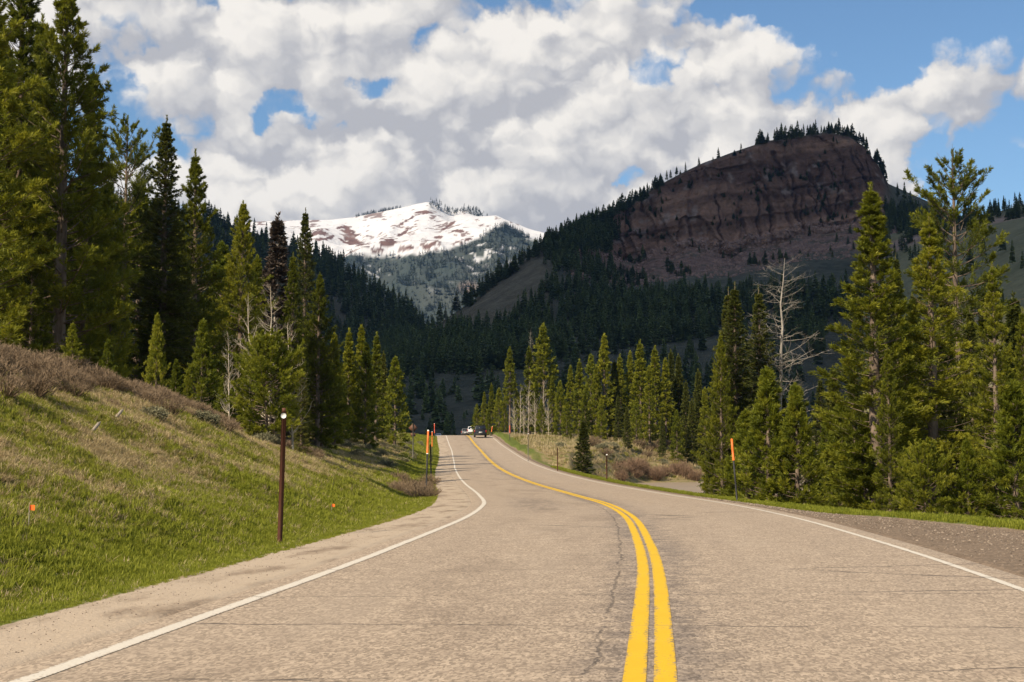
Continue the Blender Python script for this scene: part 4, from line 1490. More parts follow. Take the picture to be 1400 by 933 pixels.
for u, vt, D, m in [(703, 545, 224, ASPEN_A), (711, 528, 226, ASPEN_B), (722, 520, 222, ASPEN_B), (731, 535, 225, ASPEN_A), (742, 520, 221, ASPEN_B), (750, 545, 220, ASPEN_A), (716, 550, 221, ASPEN_A)]:
    place_mesh("bare_tree", m, u, vt, D, 8, 'slender leafless whitish aspen at the crest end of the grove', 'bare tree', 'leafless aspens by the crest', 1.0)
place_mesh("dead_tree", SNAG, 724, 449, 234.5, 11, 'grey dead spike top above the slim grove pines', 'dead tree', wide=0.42)


def twig_shrub(seed, n, H, R, mat, w=0.012, leafy=0):
    rng = np.random.default_rng(seed)
    az = rng.uniform(0, 6.28, n)
    rad = np.sqrt(rng.random(n))
    b = np.stack([np.cos(az) * rad * R * 0.35, np.sin(az) * rad * R * 0.35, np.zeros(n) - 0.03], 1)
    t = np.stack([np.cos(az) * rad * R, np.sin(az) * rad * R, H * np.sqrt(np.clip(1.1 - 0.75 * rad ** 2, 0.1, 2)) * rng.uniform(0.6, 1.05, n)], 1)
    m = (b + t) / 2 + np.stack([np.cos(az), np.sin(az), np.zeros(n)], 1) * (0.10 * R) * rng.random((n, 1)) + rng.normal(0, 0.03, (n, 3))
    V, tint = [], []

    def seg(p, q, w0, w1, ti):
        s = unit(np.cross(q - p, rng.normal(size=p.shape)))
        V.append(np.stack([p - s * w0, p + s * w0, q + s * w1, q - s * w1], 1))
        tint.append(ti)
    ti = np.clip(rng.normal(0.45, 0.22, n), 0, 1)
    seg(b, m, w, w * 0.8, ti * 0.7)
    seg(m, t, w * 0.8, w * 0.4, ti)
    for k in range(5):
        f = rng.uniform(0.1, 0.9, (n, 1))
        p = m + (t - m) * f
        q = p + unit((t - m) * 0.6 + rng.normal(0, 0.35, (n, 3)) * np.linalg.norm(t - m, axis=1, keepdims=True)) * (H * rng.uniform(0.15, 0.35, (n, 1)))
        seg(p, q, w * 0.55, w * 0.25, np.clip(ti + 0.1 + rng.normal(0, 0.1, n), 0, 1))
    if leafy:
        for k in range(leafy):
            f = rng.uniform(0.2, 1.0, (n, 1))
            p = m + (t - m) * f + rng.normal(0, 0.03, (n, 3))
            q = p + unit(rng.normal(0, 1, (n, 3)) + np.array([0, 0, 0.8])) * 0.07
            seg(p, q, 0.014, 0.012, np.clip(ti + 0.25, 0, 1))
    return quads_mesh("shrub", np.concatenate(V), np.concatenate(tint), mat)


SHRUBS = [twig_shrub(41 + i, 150, 0.75, 0.75, M_TWIG) for i in range(3)]
SAGES = [twig_shrub(51 + i, 120, 0.5, 0.5, M_SAGE, 0.010, 7) for i in range(2)]
WILLOWS = [twig_shrub(61 + i, 170, 1.8, 1.2, M_WILLOW, 0.018) for i in range(2)]


def shrub_at(x, y, me, s, name, label, cat, group):
    o = link(bpy.data.objects.new(name, me))
    o.location = (x, y, gz(x, y) - 0.02)
    o.rotation_euler = (0, 0, random.uniform(0, 6.28))
    o.scale = (s * random.uniform(0.9, 1.3), s * random.uniform(0.9, 1.3), s * random.uniform(0.8, 1.15))
    return tag(o, label, cat, group)


rs = np.random.default_rng(77)
n_b = 560
yb = rs.uniform(20, 72, n_b)
tb = -np.interp(yb, [22, 31, 44, 60, 70], [13.6, 13.8, 13.6, 13.0, 12.2]) + rs.normal(0, 0.9, n_b)
xb = xc(yb) + tb
sb = rs.uniform(0.28, 0.64, n_b)
gn_scatter('brown_brush', np.stack([xb, yb, ground_z(xb, yb) - 0.02], 1), rs.uniform(0, 6.28, n_b), np.stack([sb * 1.1, sb * 1.1, sb], 1), rs.integers(0, 3, n_b), SHRUBS)
for i in range(11):
    y = rs.uniform(33, 66)
    t = -rs.uniform(10.2, 12.6)
    shrub_at(float(xc(y)) + t, y, SAGES[i % 2], rs.uniform(0.5, 0.9), 'sagebrush', 'grey-green sagebrush just below the brown brush belt', 'shrub', 'sagebrush on the left bank')
for i in range(60):
    y = rs.uniform(92, 190)
    t = -rs.uniform(7.5, 15)
    shrub_at(float(xc(y)) + t, y, SAGES[i % 2], rs.uniform(0.7, 1.3), 'sagebrush', 'grey sagebrush dotted over the dry slope before the crest', 'shrub', 'sagebrush on the dry slope')
for i in range(16):
    y = rs.uniform(52, 74)
    t = -rs.uniform(5.4, 7.0)
    shrub_at(float(xc(y)) + t, y, SHRUBS[i % 3], rs.uniform(0.5, 0.8), 'brush_clump', 'low brown brush at the verge around the orange-tipped poles', 'shrub', 'verge brush around the marker poles')
for i in range(24):
    x = rs.uniform(12, 34)
    y = float(np.interp(x, [6, 9, 16, 26, 45], [142, 156, 174, 178, 192])) + rs.uniform(0.5, 5)
    shrub_at(x, y, WILLOWS[i % 2], rs.uniform(0.7, 1.15), 'willow_bush', 'leafless reddish-brown willow on the far edge of the river', 'shrub', 'willows along the river edge')
for i in range(70):
    x = rs.uniform(6, 34)
    y = rs.uniform(168, 208)
    if gz(x, y) < -1.2:
        continue
    shrub_at(x, y, SAGES[i % 2] if i % 3 else SHRUBS[i % 3], rs.uniform(0.9, 1.6), 'sagebrush', 'low scrub bush on the shadow-striped bank under the grove', 'shrub', 'scrub on the river bank')
for i in range(40):
    y = rs.uniform(36, 70)
    ge = float(gravel_out(y)) + 2.0
    t = ge + rs.uniform(0.3, 4.0)
    shrub_at(float(xc(y)) + t, y, SAGES[i % 2] if i % 2 else SHRUBS[i % 3], rs.uniform(0.4, 0.8), 'sagebrush', 'low grey scrub under the trees behind the roadside grass strip', 'shrub', 'scrub behind the grass strip')


# ------------------------------------------------------------------ far forests
FARS = [far_conifer("far_conifer_%d" % i, 100 + i, 190, r) for i, r in enumerate((0.16, 0.20, 0.14, 0.23))]
M_FARDARK = mat_needles("mountain_fir_foliage", (0.020, 0.032, 0.016), (0.045, 0.060, 0.026), (0.085, 0.100, 0.040), 0.12)
TINY = [far_conifer("tiny_conifer_%d" % i, 120 + i, 46, r, mat=M_FARDARK) for i, r in enumerate((0.16, 0.20))]
rf = np.random.default_rng(9)


def far_tree(p, h, label, group, k=None, wide=1.0):
    o = link(bpy.data.objects.new("conifer", FARS[rf.integers(0, 4) if k is None else k]))
    o.location = (float(p[0]), float(p[1]), float(p[2]) - 0.3)
    o.scale = (h * wide, h * wide, h)
    o.rotation_euler = (0, 0, rf.uniform(0, 6.28))
    return tag(o, label, 'tree', group)


def cliff_pick(n, S0, S1, U0, U1):
    r = np.where((CLIFF_S[:, 0] >= S0) & (CLIFF_S[:, 0] <= S1))[0]
    c = np.where((CLIFF_U[0] >= U0) & (CLIFF_U[0] <= U1))[0]
    i = rf.choice(r, n)
    j = rf.choice(c, n)
    P = CLIFF_P[i, j] + np.stack([rf.uniform(-0.7, 0.7, n), rf.uniform(-0.7, 0.7, n), np.zeros(n)], 1)
    return P


# skyline trees of the cliff mountain
row_top = int(np.argmin(np.abs(CLIFF_S[:, 0] - 6.0)))


def top_point(u, back=2.0):
    j = int(np.argmin(np.abs(CLIFF_U[0] - u)))
    p = CLIFF_P[row_top, j].copy()
    p[1] += back
    return p


for u, hpx in [(1037, 20), (1043, 24), (1050, 14), (1062, 20), (1070, 26), (1078, 22), (1086, 20), (1092, 26), (1099, 17), (1118, 24), (1126, 20), (1134, 27), (1141, 23), (1148, 26), (1155, 20),
               (1162, 24), (1168, 28), (1174, 22), (1182, 24), (1188, 28), (1194, 24), (1201, 27), (1206, 22), (1212, 20), (1014, 14), (985, 16), (978, 12), (957, 16), (938, 17), (931, 9),
               (1228, 30), (1238, 40), (1247, 30), (1256, 22), (1266, 20), (1276, 24), (1286, 20)]:
    p = top_point(u, rf.uniform(0, 12))
    far_tree(p, hpx * rf.uniform(0.6, 1.1) / FPX * p[1], 'small dark conifer on the summit skyline above the red cliff', 'conifers on the cliff mountain skyline', wide=rf.uniform(0.9, 1.6))
for u in np.arange(600, 925, 5.6):
    uu = u + rf.uniform(-4, 4)
    p = top_point(uu, rf.uniform(-9, 9))
    hp = np.interp(uu, [600, 680, 760, 860, 925], [26, 30, 24, 22, 12]) * rf.uniform(0.35, 1.15)
    far_tree(p, hp / FPX * p[1], 'dark conifer on the long ridge that climbs to the red cliff', 'conifers on the climbing ridge', wide=rf.uniform(1.1, 1.8))

# single trees of the shaded valley slope
cnt = 0
while cnt < 56:
    P = cliff_pick(1, 0.9, 2.3, 545, 960)[0]
    u, v = project(P)
    clump = fbm(np.array(u / 30), np.array(v / 30), 55, 2)
    ok = (clump > 0.58) or v < 512
    if not ok:
        continue
    far_tree(P, rf.uniform(8.5, 15), 'blue-green conifer on the shaded sage slope beyond the crest', 'conifers on the shaded valley slope', wide=1.15)
    cnt += 1


def forest(name, P, hmin, hmax, protos, wide=1.0):
    n = len(P)
    h = rf.uniform(hmin, hmax, n) * rf.uniform(0.8, 1.1, n)
    gn_scatter(name, P - np.array([0, 0, 0.4]), rf.uniform(0, 6.28, n), np.stack([h * wide, h * wide, h], 1), rf.integers(0, len(protos), n), protos)


def line(u, pts):
    p = np.array(pts, float)
    return np.interp(u, p[:, 0], p[:, 1])


P = cliff_pick(60000, 1.0, 5.99, 480, 1470)
u, v = project(P)
top = line(u, [(480, 480), (560, 470), (600, 462), (700, 440), (735, 400), (770, 388), (860, 402), (960, 396), (1060, 376), (1170, 364), (1300, 400), (1470, 430)])
bot = line(u, [(480, 540), (560, 515), (640, 512), (760, 500), (820, 478), (900, 474), (1000, 456), (1100, 446), (1200, 440), (1470, 470)])
nn = fbm(u / 26, v / 16, 65, 3)
d = np.where((v > top) & (v < bot), 0.34, 0.0)
d = np.where((v >= bot) & (v < 590), np.where(u < 700, 0.10, 0.24) * (nn > 0.60), d)
d = np.where((u > 690) & (v > line(u, [(690, 375), (740, 338), (830, 300)])) & (v < line(u, [(690, 378), (735, 368), (860, 405)])) & (v < 400),
             0.30 * np.clip((815 - u) / 110 + (nn - 0.5) * 3.2 + 0.25, 0, 1) * (u < 880), d)
d = np.where((u > 1195) & (v > 290), 0.10, d)
d = np.where((u < 745) & (u > 590) & (v < line(u, [(590, 462), (650, 440), (745, 404)])), 0.0, d)
onface = (u > 830) & (u < 1195) & (v < top - 6)
d = np.where(onface & (u > 880), 0.0, d)
ridge_p = []
for uu in np.concatenate([rf.uniform(690, 905, 170), rf.uniform(1038, 1214, 70), rf.uniform(640, 700, 30)]):
    p = top_point(uu, rf.uniform(-22, 10))
    p[2] -= 0.25 * max(0.0, -(p[1] - top_point(uu, 0)[1]))
    ridge_p.append(p)
forest('ridge_wood', np.array(ridge_p), 5, 12, FARS, 1.5)
fb = cliff_pick(900, 5.05, 5.95, 840, 1190)
fu_, fv_ = project(fb)
fb = fb[fbm(fu_ / 22, fv_ / 16, 75, 3) > 0.62]
forest('cliff_bushes', fb, 2.5, 5.5, FARS, 1.9)
tb_ = cliff_pick(2600, 4.35, 5.02, 770, 1260)
tu_, tv_ = project(tb_)
tn_ = fbm(tu_ / 24, tv_ / 10, 77, 3)
forest('scree_firs', tb_[(tn_ > 0.56) & (rf.random(2600) < np.clip((tv_ - 345) / 60, 0.05, 0.8))], 3, 9, FARS, 1.5)
forest('valley_forest', P[rf.random(len(P)) < d], 9.5, 14.0, FARS, 1.1)

Pl = LHILL_P[1:-8].reshape(-1, 3)
idx = rf.integers(0, len(Pl), 9000)
Pl = Pl[idx] + rf.uniform(-4, 4, (9000, 3)) * np.array([1, 1, 0])
u, v = project(Pl)
nn = fbm(u / 40, v / 40, 67, 3)
forest('hill_forest', Pl[(rf.random(9000) < np.where(nn > 0.34, 0.55, 0.08)) & (u > 150)], 11, 17, FARS, 1.15)
edge_pts = [] and [LHILL_P[-9, int(np.argmin(np.abs(np.arange(-260, 640, 4.0) - uu)))] for uu in np.arange(286, 590, 5.0)]
for p in edge_pts:
    far_tree(p + rf.uniform(-3, 3, 3) * np.array([1, 1, 0]), rf.uniform(11, 17), 'dark conifer on the crest line of the wooded valley hill', 'conifers on the wooded hill crest', wide=1.1)

SP, SS, su, sv, sforest, srock = SNOW
m = SS < 2.99
cand = np.where((m & (SS > 0.9)).ravel())[0]
pick = rf.choice(cand, 42000)
fP, fu, fv, ff = SP.reshape(-1, 3)[pick], su.ravel()[pick], sv.ravel()[pick], sforest.ravel()[pick]
nn = fbm(fu / 12, fv / 8, 69, 3)
prob = ff * np.where(nn > 0.40, 0.8, 0.18) * sm(fv, 275, 300)
keep = (rf.random(len(pick)) < prob) & (fu > 380) & (fu < 800)
forest('mountain_forest', fP[keep], 9, 17, TINY, 1.5)
rid = []
for uu in np.concatenate([rf.uniform(484, 548, 90), rf.uniform(588, 660, 190), rf.uniform(640, 735, 240)]):
    j = int(np.argmin(np.abs(su[-11] - uu)))
    p = SP[-11, j].copy()
    if uu > 586:
        p = p + np.array([rf.uniform(-6, 6), -rf.uniform(0, 90), -rf.uniform(0, 26)])
    rid.append(p)
forest('ridge_forest', np.array(rid), 9, 16, TINY, 1.7)

Pr = RHILL_P[8:-6].reshape(-1, 3)
Sr = RHILL_S[8:-6].ravel()
idx = rf.integers(0, len(Pr), 2600)
Pr, Sr = Pr[idx] + rf.uniform(-3, 3, (2600, 3)) * np.array([1, 1, 0]), Sr[idx]
u, v = project(Pr)
nn = fbm(u / 30, v / 30, 68, 3)
pr = np.where(Sr > 4.3, 0.7, np.where(Sr < 1.2, 0.45 * (nn > 0.5), 0.05 * (nn > 0.55)))
forest('hillside_forest', Pr[rf.random(2600) < pr], 7, 12, FARS, 1.1)


# ------------------------------------------------------------------ grass and stones
def tuft(seed, n, hmin, hmax, R, lean, mat, w=0.009):
    rng = np.random.default_rng(seed)
    az = rng.uniform(0, 6.28, n)
    r = R * np.sqrt(rng.random(n))
    b = np.stack([np.cos(az) * r, np.sin(az) * r, np.full(n, -0.015)], 1)
    h = rng.uniform(hmin, hmax, n)
    a2 = rng.uniform(0, 6.28, n)
    ln = h * rng.uniform(0.4, 1.0, n) * lean
    up = np.sqrt(np.clip(h ** 2 - ln ** 2, (0.12 * h) ** 2, None))
    dirv = np.stack([np.cos(a2), np.sin(a2), np.zeros(n)], 1)
    m = b + dirv * (ln * 0.35)[:, None] + np.array([0, 0, 1.0]) * (up * 0.62)[:, None]
    t = b + dirv * ln[:, None] + np.array([0, 0, 1.0]) * up[:, None]
    s = np.stack([-np.sin(a2), np.cos(a2), np.zeros(n)], 1) * w * rng.uniform(0.7, 1.3, (n, 1))
    V = np.concatenate([np.stack([b - s, b + s, m + s * 0.8, m - s * 0.8], 1), np.stack([m - s * 0.8, m + s * 0.8, t + s * 0.15, t - s * 0.15], 1)])
    ti = np.clip(rng.normal(0.45, 0.22, n), 0, 1)
    return quads_mesh("tuft", V, np.concatenate([ti * 0.85, np.clip(ti * 1.1, 0, 1)]), mat)


T_GREEN = [tuft(200 + i, 26, 0.10, 0.22, 0.13, 0.6, M_GRASS) for i in range(3)]
T_OLIVE = [tuft(210 + i, 24, 0.07, 0.15, 0.13, 0.8, M_GRASS2) for i in range(3)]
T_STRAW = [tuft(220 + i, 24, 0.12, 0.28, 0.14, 1.0, M_STRAW, 0.008) for i in range(3)]


def left_points(n, y0, y1, t0, t1):
    y = rf.uniform(y0, y1, n)
    t = -rf.uniform(t0, t1, n)
    x = xc(y) + t
    return x, y, -t


def slope_rot(x, y, n):
    e = 0.3
    zx = (ground_z(x + e, y) - ground_z(x - e, y)) / (2 * e)
    zy = (ground_z(x, y + e) - ground_z(x, y - e)) / (2 * e)
    return np.stack([np.arctan(zy) * 0.6, -np.arctan(zx) * 0.6, rf.uniform(0, 6.28, n)], 1)


gx, gy, gl, gs = [], [], [], []
for n, y0, y1, sc in ((48000, 8, 30, 0.60), (38000, 30, 62, 0.78), (16000, 62, 120, 1.25), (12000, 120, 232, 1.9)):
    x, y, l = left_points(n, y0, y1, 5.15, 14.2)
    gx.append(x)
    gy.append(y)
    gl.append(l)
    gs.append(np.full(n, sc))
gx, gy, gl, gs = (np.concatenate(a) for a in (gx, gy, gl, gs))
pn = fbm(gx / 2.3, gy / 3.4, 301, 4)
pn2 = fbm(gx / 0.8, gy / 0.8, 303, 3)
lushness = (1 - sm(gl, 6.6 + 3.6 * (pn - 0.45), 8.8 + 3.6 * (pn - 0.45))) + 0.75 * sm(gy, 140, 185) * (1 - sm(gl, 9, 12))
pstraw = np.clip(0.10 + 0.80 * sm(pn * 0.6 + pn2 * 0.4, 0.44, 0.58) - 0.80 * lushness, 0.04, 0.9)
r = rf.random(len(gx))
straw = r < pstraw
green = (~straw) & ((rf.random(len(gx)) < 0.25 + 0.75 * lushness) | (pn > 0.62))
olive = ~(straw | green)
GP = np.stack([gx, gy, ground_z(gx, gy) - 0.01], 1)
GROT = slope_rot(gx, gy, len(gx))
edgefade = 0.35 + 0.65 * sm(gl, 5.15, 5.9)
for nm, mask, pr_, k in (('green_grass', green, T_GREEN, 0.95), ('olive_grass', olive, T_OLIVE, 1.0), ('dry_grass', straw, T_STRAW, 0.9)):
    n = int(mask.sum())
    sc = gs[mask] * rf.uniform(0.7, 1.3, n) * k * edgefade[mask]
    gn_scatter(nm, GP[mask], GROT[mask], sc, rf.integers(0, 3, n), pr_)
# right grass strip, verge and bank
n = 9000
y = rf.uniform(18, 120, n)
t = gravel_out(y) + rf.uniform(0.0, 1.0, n) ** 1.2 * np.interp(y, [18, 36, 46, 120], [1.9, 1.7, 1.0, 1.3])
x = xc(y) + t
gn_scatter('verge_grass', np.stack([x, y, ground_z(x, y) - 0.01], 1), rf.uniform(0, 6.28, n), rf.uniform(0.6, 1.15, n) * np.interp(y, [18, 44, 120], [0.75, 0.6, 0.9]), rf.integers(0, 3, n), T_GREEN)
n = 9000
y = rf.uniform(30, 212, n)
t = gravel_out(y) + 1.8 + rf.random(n) ** 1.3 * np.interp(y, [30, 60, 160, 212], [10, 12, 26, 34])
x = xc(y) + t
z = ground_z(x, y)
ok = z > -1.45
sc = rf.uniform(0.8, 1.4, n) * np.interp(y, [30, 212], [1.0, 2.6])
k = rf.random(n)
for nm, mask, pr_ in (('bank_dry_grass', ok & (k < 0.6), T_STRAW), ('bank_olive_grass', ok & (k >= 0.6), T_OLIVE)):
    gn_scatter(nm, np.stack([x, y, z - 0.01], 1)[mask], rf.uniform(0, 6.28, int(mask.sum())), sc[mask], rf.integers(0, 3, int(mask.sum())), pr_)


def stone_mesh(seed):
    import bmesh
    bm = bmesh.new()
    bmesh.ops.create_icosphere(bm, subdivisions=1, radius=0.5)
    rng = np.random.default_rng(seed)
    for vv in bm.verts:
        vv.co *= rng.uniform(0.75, 1.2)
        vv.co.z *= 0.6
    me = bpy.data.meshes.new("stone")
    bm.to_mesh(me)
    bm.free()
    me.materials.append(M_STONE)
    return me


def mat_plain(name, c, rough=0.6, metal=0.0, spec=0.4, vary=0.25, scale=9.0):
    m, nt = new_mat(name)
    tc = nd(nt, 'ShaderNodeTexCoord').outputs['Object']
    n = noise(nt, tc, scale, 4, 0.6)
    col = mixc(nt, n, rgb(tuple(v * (1 - vary) for v in c)), rgb(tuple(min(1, v * (1 + vary)) for v in c)))
    finish(nt, principled(nt, col, rough, None, spec, metal))
    return m


def mat_stone():
    m, nt = new_mat("grey_gravel_stone")
    oi = nd(nt, 'ShaderNodeObjectInfo').outputs['Random']
    col = mixc(nt, oi, rgb((0.10, 0.078, 0.06)), rgb((0.36, 0.285, 0.215)))
    finish(nt, principled(nt, col, 0.9, None, 0.2))
    return m


M_STONE = mat_stone()
STONES = [stone_mesh(i) for i in range(4)]
M_BLOCK = mat_plain("red_scree_block", (0.26, 0.155, 0.115), 0.95, vary=0.45, scale=0.7)
BLOCKS = []
for i in range(4):
    bme = stone_mesh(20 + i)
    bme.materials.clear()
    bme.materials.append(M_BLOCK)
    BLOCKS.append(bme)
sb_ = cliff_pick(7000, 4.3, 5.10, 770, 1240)
gn_scatter('scree_blocks', sb_, rf.uniform(0, 6.28, (len(sb_), 3)), 0.8 + 3.4 * rf.random(len(sb_)) ** 4, rf.integers(0, 4, len(sb_)), BLOCKS)
n = 9000
y = 12 + 40 * rf.random(n) ** 1.3
t = 4.15 + rf.random(n) ** 0.75 * np.clip(gravel_out(y) - 4.2, 0.1, None)
x = xc(y) + t
gn_scatter('gravel', np.stack([x, y, ground_z(x, y) + 0.003], 1), rf.uniform(0, 6.28, n), 0.012 + 0.045 * rf.random(n) ** 3, rf.integers(0, 4, n), STONES)
n = 4000
y = 7 + 50 * rf.random(n) ** 1.4
t = -5.35 + 1.15 * rf.random(n) ** 1.3
x = xc(y) + t
gn_scatter('shoulder_gravel', np.stack([x, y, ground_z(x, y) + 0.002], 1), rf.uniform(0, 6.28, n), 0.005 + 0.016 * rf.random(n) ** 3, rf.integers(0, 4, n), STONES)


# ------------------------------------------------------------------ roadside posts, sign, flags
M_RUSTPOST = mat_plain("rusty_brown_steel", (0.10, 0.036, 0.020), 0.75)
M_DARKPOST = mat_plain("dark_steel", (0.022, 0.021, 0.022), 0.6)
M_ORANGE = mat_plain("orange_sleeve", (0.78, 0.16, 0.025), 0.5, vary=0.12)
M_REDDISH = mat_plain("faded_red_sleeve", (0.62, 0.09, 0.035), 0.5, vary=0.15)
M_REFLECT = mat_plain("white_reflector", (0.78, 0.76, 0.70), 0.35, vary=0.05)
M_GALV = mat_plain("galvanised_steel", (0.30, 0.28, 0.25), 0.5, 0.4)
M_SIGNBACK = mat_plain("weathered_brown_sign_back", (0.13, 0.062, 0.036), 0.7)
M_WOODSTAKE = mat_plain("grey_wood", (0.32, 0.27, 0.21), 0.9)


def chan_post(name, loc, h, w, mat, parent, lean=(0, 0)):
    """folded U-channel steel post"""
    prof = np.array([(-w * 0.5, 0), (-w * 0.36, 0), (-w * 0.26, -w * 0.45), (w * 0.26, -w * 0.45), (w * 0.36, 0), (w * 0.5, 0),
                     (w * 0.5, 0.006), (w * 0.34, 0.006), (w * 0.22, -w * 0.38), (-w * 0.22, -w * 0.38), (-w * 0.34, 0.006), (-w * 0.5, 0.006)])
    n = len(prof)
    V = []
    for z in (-0.3, h):
        for a, b in prof:
            V.append((a + lean[0] * z, b + lean[1] * z, z))
    g = Geo()
    i = np.arange(n)
    g.add(np.array(V), np.stack([i, (i + 1) % n, (i + 1) % n + n, i + n], 1))
    top = [[11 + n, 10 + n, 1 + n, 0 + n], [10 + n, 9 + n, 2 + n, 1 + n], [9 + n, 8 + n, 3 + n, 2 + n], [8 + n, 7 + n, 4 + n, 3 + n], [7 + n, 6 + n, 5 + n, 4 + n]]
    g.q.append(np.array(top))
    return g.obj(name, [mat], parent)


def disc(name, c, r, d, mat, parent):
    g = Geo()
    g.capped(np.array([[c[0], c[1] - d, c[2]], [c[0], c[1], c[2]]]), [r, r], 16)
    return g.obj(name, [mat], parent)


def ground_at(u, D):
    x = (u - CX) / FPX * D
    return x, D, gz(x, D)


def brown_post(u, vtop, D, label, group, mat=None, w=0.085, refl=True, lean=0.018):
    x, y, z = ground_at(u, D)
    h = float(pix(u, vtop, D)[2]) - z
    e = empty('reflector_post', (x, y, z))
    tag(e, label, 'post', group)
    chan_post('post', None, h, w, mat or M_RUSTPOST, e, (lean, 0))
    if refl:
        disc('reflector', (lean * (h - 0.07), -w * 0.45, h - 0.07), 0.047, 0.012, M_REFLECT, e)
        g = Geo().box((lean * h - 0.026, -w * 0.45 - 0.014, h - 0.012), (lean * h + 0.034, -w * 0.45 - 0.002, h + 0.06))
        g.obj('backing_plate', [M_RUSTPOST], e)
    return e


def marker_pole(u, vtop, D, label, group, lean=0.0, orange=0.36, r=0.034, mat=None, dark=M_DARKPOST):
    x, y, z = ground_at(u, D)
    h = float(pix(u, vtop, D)[2]) - z
    e = empty('marker_pole', (x, y, z))
    tag(e, label, 'marker pole', group)
    z1 = h * (1 - orange)

    def P(zz):
        return (lean * zz, 0, zz)
    Geo().capped(np.array([P(-0.3), P(z1 * 0.5), P(z1 + 0.03)]), [r, r, r], 10).obj('pole', [dark], e, False)
    Geo().capped(np.array([P(z1), P((z1 + h) / 2), P(h - 0.05)]), [r * 1.22] * 3, 10).obj('orange_sleeve', [mat or M_ORANGE], e)
    Geo().capped(np.array([P(h - 0.05), P(h)]), [r * 1.15, r * 1.1], 10).obj('cap', [M_REFLECT if u < 690 else M_ORANGE], e)
    Geo().capped(np.array([P(z1 - 0.03), P(z1)]), [r * 1.28, r * 1.28], 10).obj('band', [M_REFLECT if u < 590 else M_ORANGE], e)
    return e


brown_post(385, 563, 24.2, 'rusty brown steel post with round white reflector on the grass verge', None, lean=0.02)
brown_post(590, 608, 88, 'plain dark post casting its shadow across the road by marker pole', None, M_DARKPOST, 0.09, False, -0.03)
marker_pole(583, 588, 59, 'leaning orange-sleeved marker pole in the brown verge brush', 'orange marker poles', 0.03)
marker_pole(591, 590, 134, 'short orange marker pole behind the plain dark post', 'orange marker poles', 0.0, 0.45)
marker_pole(594.5, 579, 214, 'red-sleeved marker pole on the crest beside the far white car', 'orange marker poles', -0.02, 0.55, 0.045, M_REDDISH)
marker_pole(1006, 600, 46.5, 'orange-tipped black marker pole in the grass strip by the young pines', 'orange marker poles', -0.075, 0.33, 0.030)
marker_pole(697, 582, 206, 'orange-topped marker pole by the whitish bare aspens', 'orange marker poles', 0.0, 0.5, 0.045, M_REDDISH)
marker_pole(671, 583, 236, 'slanting orange marker pole just past the black vehicle', 'orange marker poles', 0.16, 0.55, 0.05)
for u, vt, D, lb in [(722, 592, 138, 'thin grey delineator post at the corner of the green patch'), (762, 612, 106, 'thin brown delineator post near the lone dark fir'),
                     (829, 620, 82, 'thin rusty delineator post in front of the shadow-striped bank')]:
    brown_post(u, vt, D, lb, 'delineator posts on the right verge', M_GALV if u == 722 else M_RUSTPOST, 0.075, u != 762, 0.0)


def build_sign():
    D = 130
    x, y, z = ground_at(565, D)
    e = empty('road_sign', (x, y, z))
    tag(e, 'back of a brown diamond road sign with small plate on grassy slope', 'road sign')
    h = float(pix(565, 579, D)[2]) - z
    chan_post('post', None, h, 0.10, M_GALV, e)
    c = h - 0.42
    a = 0.42
    V = np.array([[0, 0.03, c - a], [a, 0.03, c], [0, 0.03, c + a], [-a, 0.03, c], [0, 0.036, c - a], [a, 0.036, c], [0, 0.036, c + a], [-a, 0.036, c]])
    g = Geo()
    g.add(V, np.array([[0, 1, 2, 3], [7, 6, 5, 4], [0, 4, 5, 1], [1, 5, 6, 2], [2, 6, 7, 3], [3, 7, 4, 0]]))
    g.obj('sign_panel', [M_SIGNBACK], e)
    Geo().box((-0.22, 0.03, c - a - 0.36), (0.22, 0.036, c - a - 0.04)).obj('plate', [M_SIGNBACK], e)


build_sign()
for u, v_, D, lb in [(44, 678, 17.4, 'orange pin flag in the straw high on the left bank'), (455, 704, 33, 'orange pin flag at the foot of the bank by the shoulder')]:
    x, y, z = ground_at(u, D)
    e = empty('marker_flag', (x, y, z))
    tag(e, lb, 'flag', 'orange pin flags on the bank')
    Geo().capped(np.array([(0, 0, -0.1), (0, 0, 0.30)]), [0.004, 0.003], 6).obj('wire', [M_GALV], e)
    xs = np.linspace(0, 0.075, 6)
    V = np.array([(a, 0.02 * math.sin(a * 60), zz) for zz in (0.235, 0.30) for a in xs])
    Geo_ = Geo()
    Geo_.add(V, grid_faces(2, 6))
    Geo_.obj('flag', [M_ORANGE], e)
for u, D, lb in [(125, 27, 'short grey wooden stake tilted in the upper bank grass'), (157, 30, 'pale wooden stake lying against the brush belt')]:
    x, y, z = ground_at(u, D)
    g = Geo().box((-0.03, -0.015, -0.05), (0.03, 0.015, 0.24))
    g.capped(np.array([(0, 0, 0.235), (0.005, 0, 0.29)]), [0.026, 0.005], 4)
    o = g.obj('wooden_stake', [M_WOODSTAKE])
    o.location = (x, y, z)
    o.rotation_euler = (0, math.radians(38), 0.4)
    tag(o, lb, 'stake')


# ------------------------------------------------------------------ vehicles
M_TYRE = mat_plain("tyre_rubber", (0.018, 0.018, 0.018), 0.85)
M_RIM = mat_plain("alloy_rim", (0.35, 0.35, 0.36), 0.35, 0.7)
M_GLASS = mat_plain("dark_car_glass", (0.012, 0.014, 0.016), 0.08, 0.0, 0.8)
M_TAIL = mat_plain("red_tail_lamp", (0.35, 0.015, 0.012), 0.25)
M_PLATE = mat_plain("number_plate", (0.62, 0.60, 0.55), 0.5)
M_TRIM = mat_plain("black_plastic", (0.02, 0.02, 0.02), 0.6)


